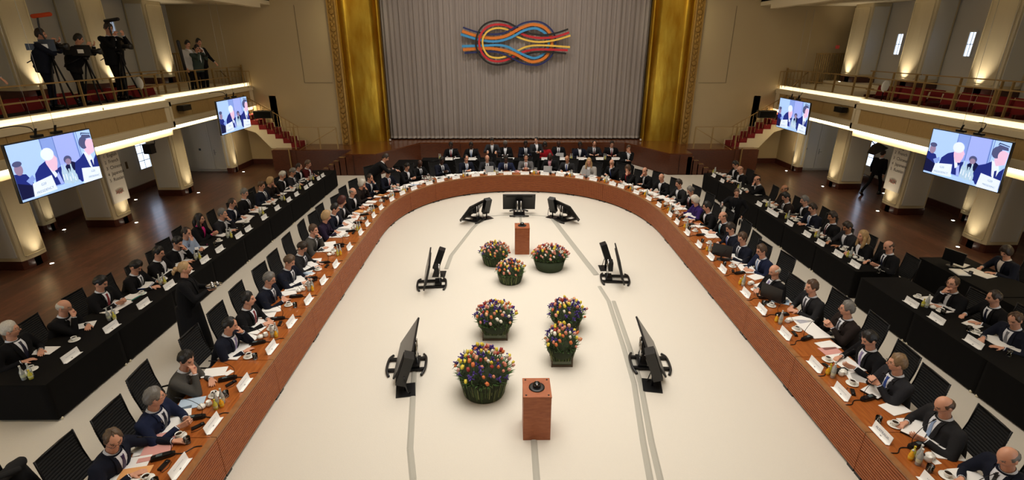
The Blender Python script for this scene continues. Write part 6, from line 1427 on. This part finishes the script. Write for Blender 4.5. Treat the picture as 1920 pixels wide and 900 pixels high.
# ---------------------------------------------------------------- things on the tables
def place(seat, kind, u, v, rz=0, label=None, recolor=None, dz=0, grp=None):
    row, O, N_, depth, f, nm = seat[:6]; hx_, hy_ = -N_[0], -N_[1]; rt = (hy_, -hx_); u *= 1.15; v = v * (.93 if row in ('LI', 'RI', 'LO', 'RO', 'PR') else .8) if row != 'BB' else v * .9
    x = O[0] + N_[0] * v + rt[0] * u; y = O[1] + N_[1] * v + rt[1] * u
    base = math.atan2(hy_, hx_) - math.pi / 2
    return item(kind, x, y, ZT[row] + dz, base + rz, label, recolor, grp)
def own(w, nm): return w + ' in front of the ' + nm
SPECIAL = {}
def sp(key, *things): SPECIAL[key] = things
n_by_row = {}
for seat in SEATS:
    row, O, N_, depth, f, nm, lod, hx, hy, pose, idx = seat
    k = n_by_row.get(row, 0); n_by_row[row] = k + 1
    j = lambda a: rg.uniform(-a, a)
    inner = row in ('LI', 'RI', 'AR')
    key = nm
    if inner:
        pl = place(seat, 'plate', j(.04), .20, math.pi, own('white name plate', nm))
        m = place(seat, 'mic', -.17 + j(.03), .64, .25 + j(.2), own('black gooseneck microphone', nm))
        place(seat, 'saucer', .20 + j(.03), .62 + j(.04), 0, own('white saucer', nm)); s_ = place(seat, 'cup', .26, .66, rg.uniform(0, 6), own('white coffee cup', nm), dz=.009)
        s_.location.xy = D.objects[-1 if False else 0].location.xy if False else s_.location.xy
        if rg.random() < .75: place(seat, 'glass', .27 + j(.03), .42 + j(.03), 0, own('clear water glass', nm))
        place(seat, 'papers', -.30 + j(.08), 1.0 + j(.04), j(.5), own('loose white papers', nm), dz=0.001)
        if rg.random() < .8: place(seat, 'folder', .08 + j(.05), .98 + j(.03), j(.25), own('open printed document', nm), dz=.010)
        if rg.random() < .5: place(seat, 'papers', .40 + j(.05), .95 + j(.05), j(.6), own('second paper stack', nm), rg.choice(PAPC), .001)
        if rg.random() < .6: place(seat, 'receiver', -.02 + j(.05), .50 + j(.04), 1.2 + j(.6), own('black interpretation receiver', nm))
        if rg.random() < .25: place(seat, 'note', -.40 + j(.04), .72 + j(.04), j(.6), own('small white card', nm))
        if rg.random() < .3: place(seat, 'phone', .22 + j(.03), 1.08, j(.8), own('black smartphone', nm), dz=.024)
        if k % 2 == 0:
            cl = 'beside the ' + nm
            place(seat, 'water', .40, .36, 0, 'left water bottle ' + cl); place(seat, 'water', .47, .42, 0, 'right water bottle ' + cl)
            place(seat, 'juice', .49, .32, 0, 'orange juice bottle ' + cl)
            if rg.random() < .5: place(seat, 'apple', .54, .40, 0, 'yellow juice bottle ' + cl)
            place(seat, 'jug', .46, .58, rg.uniform(0, 6), 'small white milk jug beside the ' + nm); place(seat, 'sugar', .52, .68, 0, 'round white sugar bowl beside the ' + nm)
    elif row in ('LO', 'RO'):
        place(seat, 'plate', j(.06), .20, math.pi, own('white name plate', nm))
        place(seat, 'papers', -.18 + j(.05), 1.0 + j(.05), j(.5), own('loose white papers', nm), dz=.001)
        if rg.random() < .45: place(seat, 'folder', .15 + j(.05), .92 + j(.05), j(.4), own('open printed document', nm), dz=.010)
        place(seat, 'saucer', .36, .70, 0, own('white saucer', nm)); place(seat, 'cup', .36, .70, rg.uniform(0, 6), own('white coffee cup', nm), dz=.009)
        if rg.random() < .4: place(seat, 'glass', -.38, .62, 0, own('clear water glass', nm))
        if rg.random() < .4: place(seat, 'phone', -.42, .95, j(.8), own('black smartphone', nm))
        if k % 2 == 0:
            cl = 'beside the ' + nm
            place(seat, 'water', .55, .50, 0, 'left water bottle ' + cl); place(seat, 'water', .62, .57, 0, 'right water bottle ' + cl)
            place(seat, 'apple', .60, .45, 0, 'yellow juice bottle ' + cl); place(seat, 'sugar', .50, .62, 0, 'round white sugar bowl beside the ' + nm)
    elif row == 'BB':
        place(seat, 'plate', j(.1), .12, math.pi, own('white name plate', nm)); place(seat, 'papers', -.2 + j(.1), .55, j(.4), own('loose white papers', nm), dz=.001)
        if k % 2 == 0:
            cl = 'beside the ' + nm
            place(seat, 'water', .45, .3, 0, 'left water bottle ' + cl); place(seat, 'water', .52, .36, 0, 'right water bottle ' + cl)
            place(seat, 'apple', .48, .25, 0, 'yellow juice bottle ' + cl)
    else:
        place(seat, 'folder', -.1, .85, .3, own('open printed document', nm), dz=.002); place(seat, 'papers', .4, .8, .5, own('loose white papers', nm)); place(seat, 'glass', -.2, .45, 0, own('clear water glass', nm))
        place(seat, 'monitor', .35, .45, math.pi + .3, own('black monitor', nm)); place(seat, 'binder', -.05, .3, 1.4, own('pale binder', nm), M_PORC)
    # the distinctive things of single seats
    if 'reaching man' in nm: place(seat, 'folder', -.38, .86, .3, 'pink report under the hand of the ' + nm, PAPC[4], .012); place(seat, 'folder', .25, .82, .2, 'peach report left of the ' + nm, PAPC[3], .012)
    if 'blue folder' in nm: place(seat, 'binder', 0, 1.02, .2, 'blue binder of the ' + nm)
    if 'red tie at left black' in nm: place(seat, 'binder', -.42, .85, 1.4, 'teal folder beside the ' + nm, M_TEAL)
    if 'clasped hands by tablet' in nm: place(seat, 'tablet', -.42, .98, .1, 'tablet with blue screen beside the ' + nm, dz=.0)
    if 'behind the monitor' in nm: place(seat, 'monitor', -.42, .62, .5, 'black desk monitor near the ' + nm)
    if 'round-faced' in nm: place(seat, 'monitor', -.1, .5, .9, 'black desk monitor near the ' + nm)
    if nm in ('bald man in dark grey behind the left laptop', 'man in pink shirt behind the open laptop') or 'long-haired blonde woman in pale' in nm: place(seat, 'laptop', -.02, .80, math.pi, 'open laptop in front of the ' + nm, dz=.012)
    if 'back row laptop' in nm: place(seat, 'laptop', 0, .5, math.pi, 'open laptop in front of the ' + nm)
    if 'sandy-haired' in nm: place(seat, 'binder', .02, .92, .5, 'black folder in front of the ' + nm, M_BLACK, .012)
    if 'large bald man' in nm: place(seat, 'binder', .1, .88, .7, 'open black tablet case before the ' + nm, M_BLACK, .012); place(seat, 'phone', -.35, .55, .6, 'black phone beside glass of the ' + nm)
    if 'beside the blue folder' in nm: place(seat, 'binder', -.35, .9, 1.3, 'light blue folder beside the ' + nm, mat('sky_blue_folder', '4E96D0', .4))
    if 'blonde woman in dark dress' in nm: place(seat, 'binder', .1, .9, 1.2, 'blue ring binder near the ' + nm)
    if 'hands raised at left curve' in nm: place(seat, 'binder', .3, .9, .8, 'blue folder near the ' + nm, mat('sky_blue_folder', '4E96D0'))
# cups sit on their saucers
bs = {}
for o in COL.objects:
    l = o.get('label', '')
    if l.startswith('white saucer'): bs[l.replace('white saucer', '')] = o
for o in COL.objects:
    l = o.get('label', '')
    if l.startswith('white coffee cup'):
        s_ = bs.get(l.replace('white coffee cup', ''))
        if s_: o.location.x, o.location.y = s_.location.x, s_.location.y
# one readable name plate
for o in COL.objects:
    if o.get('label', '') == own('white name plate', 'large bald man in pale blue tie with glasses'):
        for ch in o.children:
            if ch.name.startswith('faint'): D.objects.remove(ch); break
        text('AUSTRALIA', .042, mat('plate_ink', 'A8A8B0', .7), o, (0, .008, .055), (R(78), 0, 0), name='printed_name'); o['label'] = 'white name plate reading AUSTRALIA near the front right corner'
    if o.get('label', '').startswith('peach') or o.get('label', '').startswith('pink report'): pass

# empty chairs
def drop(o):
    for c_ in list(o.children): drop(c_)
    D.objects.remove(o)
for k in PR:
    if k not in USED: drop(PR[k])
chair(-6.7, 23.4, R(-125), 'empty black office chair between bending man and left curve')
chair(-7.35, 5.25, R(-90), 'black office chair with dark coat over it, nearest on the left')
t = empty('coat', (-7.47, 5.25, -.12)); t.scale = (1.42,) * 3; tag(t, 'black coat hung over the nearest left office chair', 'coat')
b = MB(); b.cap((-.02, -.24, .98), (-.02, .24, .98), .06, .06, 10); b.cap((-.06, -.2, .95), (-.1, -.22, .5), .07, .09, 10); b.cap((-.06, .2, .95), (-.1, .22, .5), .07, .09, 10); b.cap((-.07, 0, .95), (-.12, 0, .45), .07, .12, 10); b.cap((-.05, .24, .95), (.02, .30, .55), .05, .045, 8); b.cap((-.05, -.24, .95), (.02, -.30, .55), .05, .045, 8)
me = remesh(b, .018, 3, .5, 'coat'); me.materials.clear(); me.materials.append(mat('coat_black', '0F0F11', .9, noise=.2, bump=.3, scale=20)); obj('coat_body', me, t)
b = MB(); b.tube([(.05, -.16, .98), (.0, 0, 1.03), (.05, .16, .98)], .03, 8); b.build('coat_collar', mat('coat_black', '0F0F11'), t)

# ---------------------------------------------------------------- standing people
def lanyard(t, K, m=None, badge=True):
    b = MB(); up, fw, nk = K['up'], K['fw'], K['neck']
    for s in (-1, 1): P = [nk + Vector((s * .06, 0, 0)) + fw * .0 + up * .03, nk - up * .06 + Vector((s * .075, 0, 0)) + fw * .125, nk - up * .2 + Vector((s * .05, 0, 0)) + fw * .155, nk - up * .36 + fw * .16]; b.tube(catmull(P, 4), .006, 5)
    b.build('lanyard', m or M_WHITE, t)
    if badge: b = MB(); c = nk - up * .41 + fw * .165; b.obox(c, (.045, 0, 0), fw * .003, up * .055); b.build('name_badge', M_CARD, t)
# left waitress
t, K = person(-7.72, 10.25, .012, R(-65), 'tray', 0, 5, 'N', 'y', 'a', 'black', 'none', 0, 'fair ponytailed waitress in long black clothes between the left tables', 'standing staff', 6, 1.12, True, 0, skirt=True, sc=1.32)
for ch in t.children:
    if ch.name.startswith('shirt'): ch.material_slots[0].link = 'OBJECT'; ch.material_slots[0].material = SUIT['black']
def at_hand(t, K, s_, off=(0, 0, 0)):
    p = (K['wr'][s_] + Vector(off)) * t.scale[0]; c, s2 = math.cos(t.rotation_euler[2]), math.sin(t.rotation_euler[2]); return (t.location.x + c * p.x - s2 * p.y, t.location.y + s2 * p.x + c * p.y, t.location.z + p.z)
px_ = at_hand(t, K, 1, (-.09, .1, .03)); tr = empty('serving_tray', px_); tag(tr, 'small silver tray in the hands of the fair waitress', 'tray')
b = MB(); b.lathe([(.0, 0), (.15, 0), (.17, .015), (.165, .018), (.15, .005), (0, .005)], 24); b.build('tray_plate', M_CHROME, tr)
for k, (a_, c_) in enumerate(((-.06, .03), (.05, .05), (.0, -.06))):
    p = empty('silver_pot', (px_[0] + a_, px_[1] + c_, px_[2] + .006)); tag(p, 'little silver cream pot on the tray of the waitress', 'pot', 'silver pots on the tray')
    b = MB(); b.lathe([(.025, 0), (.038, .02), (.036, .05), (.02, .065), (.006, .075), (.006, .085), (0, .088)], 14); b.build('pot_body', M_CHROME, p)
    b = MB(); b.tube([(.034, 0, .05), (.055, 0, .045), (.05, 0, .02), (.034, 0, .015)], .004, 6); b.build('handle', M_CHROME, p)
# right waitress
def flask(x, y, z, lab):
    p = empty('coffee_flask', (x, y, z)); tag(p, lab, 'flask')
    b = MB(); b.lathe([(.05, 0), (.055, .01), (.055, .12), (.038, .2), (.036, .225), (.04, .235), (.03, .25), (0, .255)], 18); b.build('flask_body', M_CHROME, p)
    b = MB(); b.tube(catmull([(.036, 0, .22), (.09, 0, .2), (.09, 0, .1), (.055, 0, .06)], 4), .008, 6); b.build('handle', M_BLACK, p); return p
t, K = person(7.6, 17.2, .012, R(140), 'pour', 10, 20, 'N', 'b', 'a', 'black', 'none', 0, 'brown-haired waitress in black with white lanyard between right tables', 'standing staff', 4, 1.0, True, 1, sc=1.16)
for ch in t.children:
    if ch.name.startswith('shirt'): ch.material_slots[0].link = 'OBJECT'; ch.material_slots[0].material = SUIT['black']
lanyard(t, K)
q = at_hand(t, K, 1, (.0, .07, -.12)); flask(q[0], q[1], q[2], 'silver flask held up by the brown-haired waitress')
q = at_hand(t, K, -1, (.0, .06, -.28)); flask(q[0], q[1], q[2], 'silver flask hanging from the lowered hand of the waitress')
# bending man
t, K = person(-6.0, 22.4, .012, R(-80), 'bend', 0, 25, 'S', 'd', 'a', 'black', 'none', 0, 'standing man in black suit bending over the left curve', 'standing staff', 48, 1.12, True, 1)
# server in the back aisle
t, K = person(1.0, 26.6, .012, R(195), 'serve', -40, 5, 'N', 'k', 'a', 'charcoal', 'none', 0, 'standing dark-haired woman server with white lanyard at centre back', 'standing staff', 3, 1.0, True, 2, sc=1.28)
t.location.z = .012; lanyard(t, K, badge=False)
t, K = person(-1.33, 26.45, .012, R(180), 'bend', 0, 30, 'S', 'k', 'b', 'darkgrey', 'none', 0, 'dark-haired man in open jacket leaning over the curved table', 'standing staff', 18, 1.0, True, 2, sc=1.3)
t, K = person(17.25, 23.5, 0, R(-65), 'hang', 0, 0, 'S', 'd', 'a', 'black', 'none', 0, 'striding person in black half hidden behind the right sign column', 'standing staff', 4, 1.0, True, 1, stride=1.0, sc=1.22)

# balcony press
t = empty('camera_riser', (-16.0, 18.6, 4.5)); tag(t, 'low black platform under the cameramen on the left balcony', 'platform')
b = MB(); b.box((-.28, -3.4, 0), (.38, 3.2, .25)); b.build('deck', M_CLOTH, t)
ZR = 4.76
press = [(-15.75, 17.9, R(-62), 'camera', 0, 5, 'S', 'd', 'navy', 10, 'first cameraman with orange boom microphone on left balcony', 1.42, ZR),
         (-15.75, 19.4, R(-68), 'camera', 10, 8, 'S', 'k', 'black', 24, 'second cameraman bent to his viewfinder on left balcony', 1.38, ZR),
         (-15.75, 21.0, R(-98), 'camera', -15, 10, 'S', 'd', 'black', 2, 'tall bearded cameraman with badge looking down from left balcony', 1.58, ZR),
         (-15.75, 15.3, R(-80), 'rail', 0, 10, 'S', 'd', 'black', 8, 'person in black cut off at the left picture edge on balcony', 1.38, ZR - .26),
         (-15.75, 26.6, R(-110), 'photo', 0, 10, 'S', 'd', 'green', 14, 'photographer in grey-green jacket at left balcony rail', 1.3, 4.5),
         (-16.1, 26.5, R(-100), 'hang', -20, 10, 'S', 'k', 'whiteshirt', 4, 'man in white shirt behind the balcony photographer', 1.4, 4.5),
         (-16.1, 27.5, R(-100), 'rail', -20, 5, 'S', 'k', 'black', 3, 'man in black suit behind the balcony photographer', 1.45, 4.5)]
KS = []
for (x, y, rz, pose, yaw, pitch, hair, hc, suit, lean, lab, sc, z) in press:
    t, K = person(x, y, z, rz, pose, yaw, pitch, hair, hc, 'a', suit, 'none', 0, lab, 'press people on the left balcony', lean, 1.3, True, 1, sc=sc)
    KS.append((t, K))
    if 'badge' in lab or 'white shirt' in lab: lanyard(t, K)
def video_camera(x, y, z, rz, lab, boom=None, h=1.35):
    t = empty('video_camera', (x, y, z), rz); t.scale = (1.42,) * 3; tag(t, lab, 'video camera', 'press video cameras')
    b = MB(); b.box((-.07, -.22, h), (.07, .16, h + .2)); b.box((-.05, -.40, h + .02), (.05, -.22, h + .16)); b.box((-.03, -.15, h + .2), (.03, .15, h + .25)); b.build('camera_body', M_BLACK, t)
    b = MB(); b.lathe([(.055, 0), (.055, .12), (.075, .15), (.075, .22)], 16)
    for q in range(len(b.v)): X, Y, Z = b.v[q]; b.v[q] = (X, .16 + Z, h + .1 + Y)
    b.build('lens', M_BLACK, t)
    b = MB(); b.box((-.16, .0, h + .12), (-.07, .1, h + .22)); b.tube([(-.12, .0, h + .17), (-.12, -.14, h + .17)], .035, 10); b.build('viewfinder', M_BLACK, t)
    b = MB(); b.lathe([(.06, 0), (.07, .05), (.03, .1)], 12, (0, 0, h - .1)); b.tube([(0, -.05, h - .02), (.1, -.45, h - .25)], .012, 6); b.build('pan_head', M_BLACKM, t)
    for k in range(3):
        a = 2 * math.pi * k / 3 + .5; b = MB(); b.tube([(0, 0, h - .1), (.42 * math.cos(a), .3 * math.sin(a), .02)], .02, 7); b.build('leg', M_BLACKM, t)
    b = MB(); b.box((.072, -.1, h + .06), (.078, .02, h + .15)); b.build('side_sticker', M_PORC, t)
    if boom:
        b = MB(); b.tube(catmull([(0, 0, h + .2), (.02, -.05, h + .45), (.03, -.02, h + .72)], 4), .018, 7); b.build('boom_arm', M_BLACK, t)
        b = MB(); b.cap((.03, -.1, h + .73), (.03, .22, h + .78), .045, .045, 12); b.build('microphone_foam', mat('orange_foam', 'C8481A', .9) if boom == 'o' else M_BLACK, t)
video_camera(-15.5, 17.75, 4.51, R(-70), 'video camera with orange foam microphone, left balcony, nearest the camera', 'o', 1.46)
video_camera(-15.5, 19.15, 4.51, R(-65), 'middle video camera on tripod, left balcony', None, 1.34)
video_camera(-15.5, 20.85, 4.51, R(-85), 'video camera before the tall bearded cameraman, left balcony', 'b', 1.45)
t = empty('photo_camera', (-15.4, 26.5, 6.25), R(-100)); tag(t, 'black photo camera held by the grey-green jacket photographer', 'camera')
b = MB(); b.box((-.07, -.04, -.05), (.07, .04, .05)); b.build('camera_body', M_BLACK, t)
b = MB(); b.tube([(0, .04, 0), (0, .17, -.01)], .035, 12); b.build('lens', M_BLACK, t)
t = empty('camera_monopod', (-16.0, 25.7, 4.5)); t.scale = (1.3,) * 3; tag(t, 'tall black covered stand left of the white shirt man on balcony', 'stand')
b = MB(); b.cap((0, 0, .9), (.05, -.15, 1.85), .05, .06, 8); b.build('cover', M_BLACK, t)
b = MB(); b.tube([(0, 0, 0), (0, 0, .9)], .015, 6); b.build('pole', M_BLACKM, t)

bpy.context.view_layer.update()
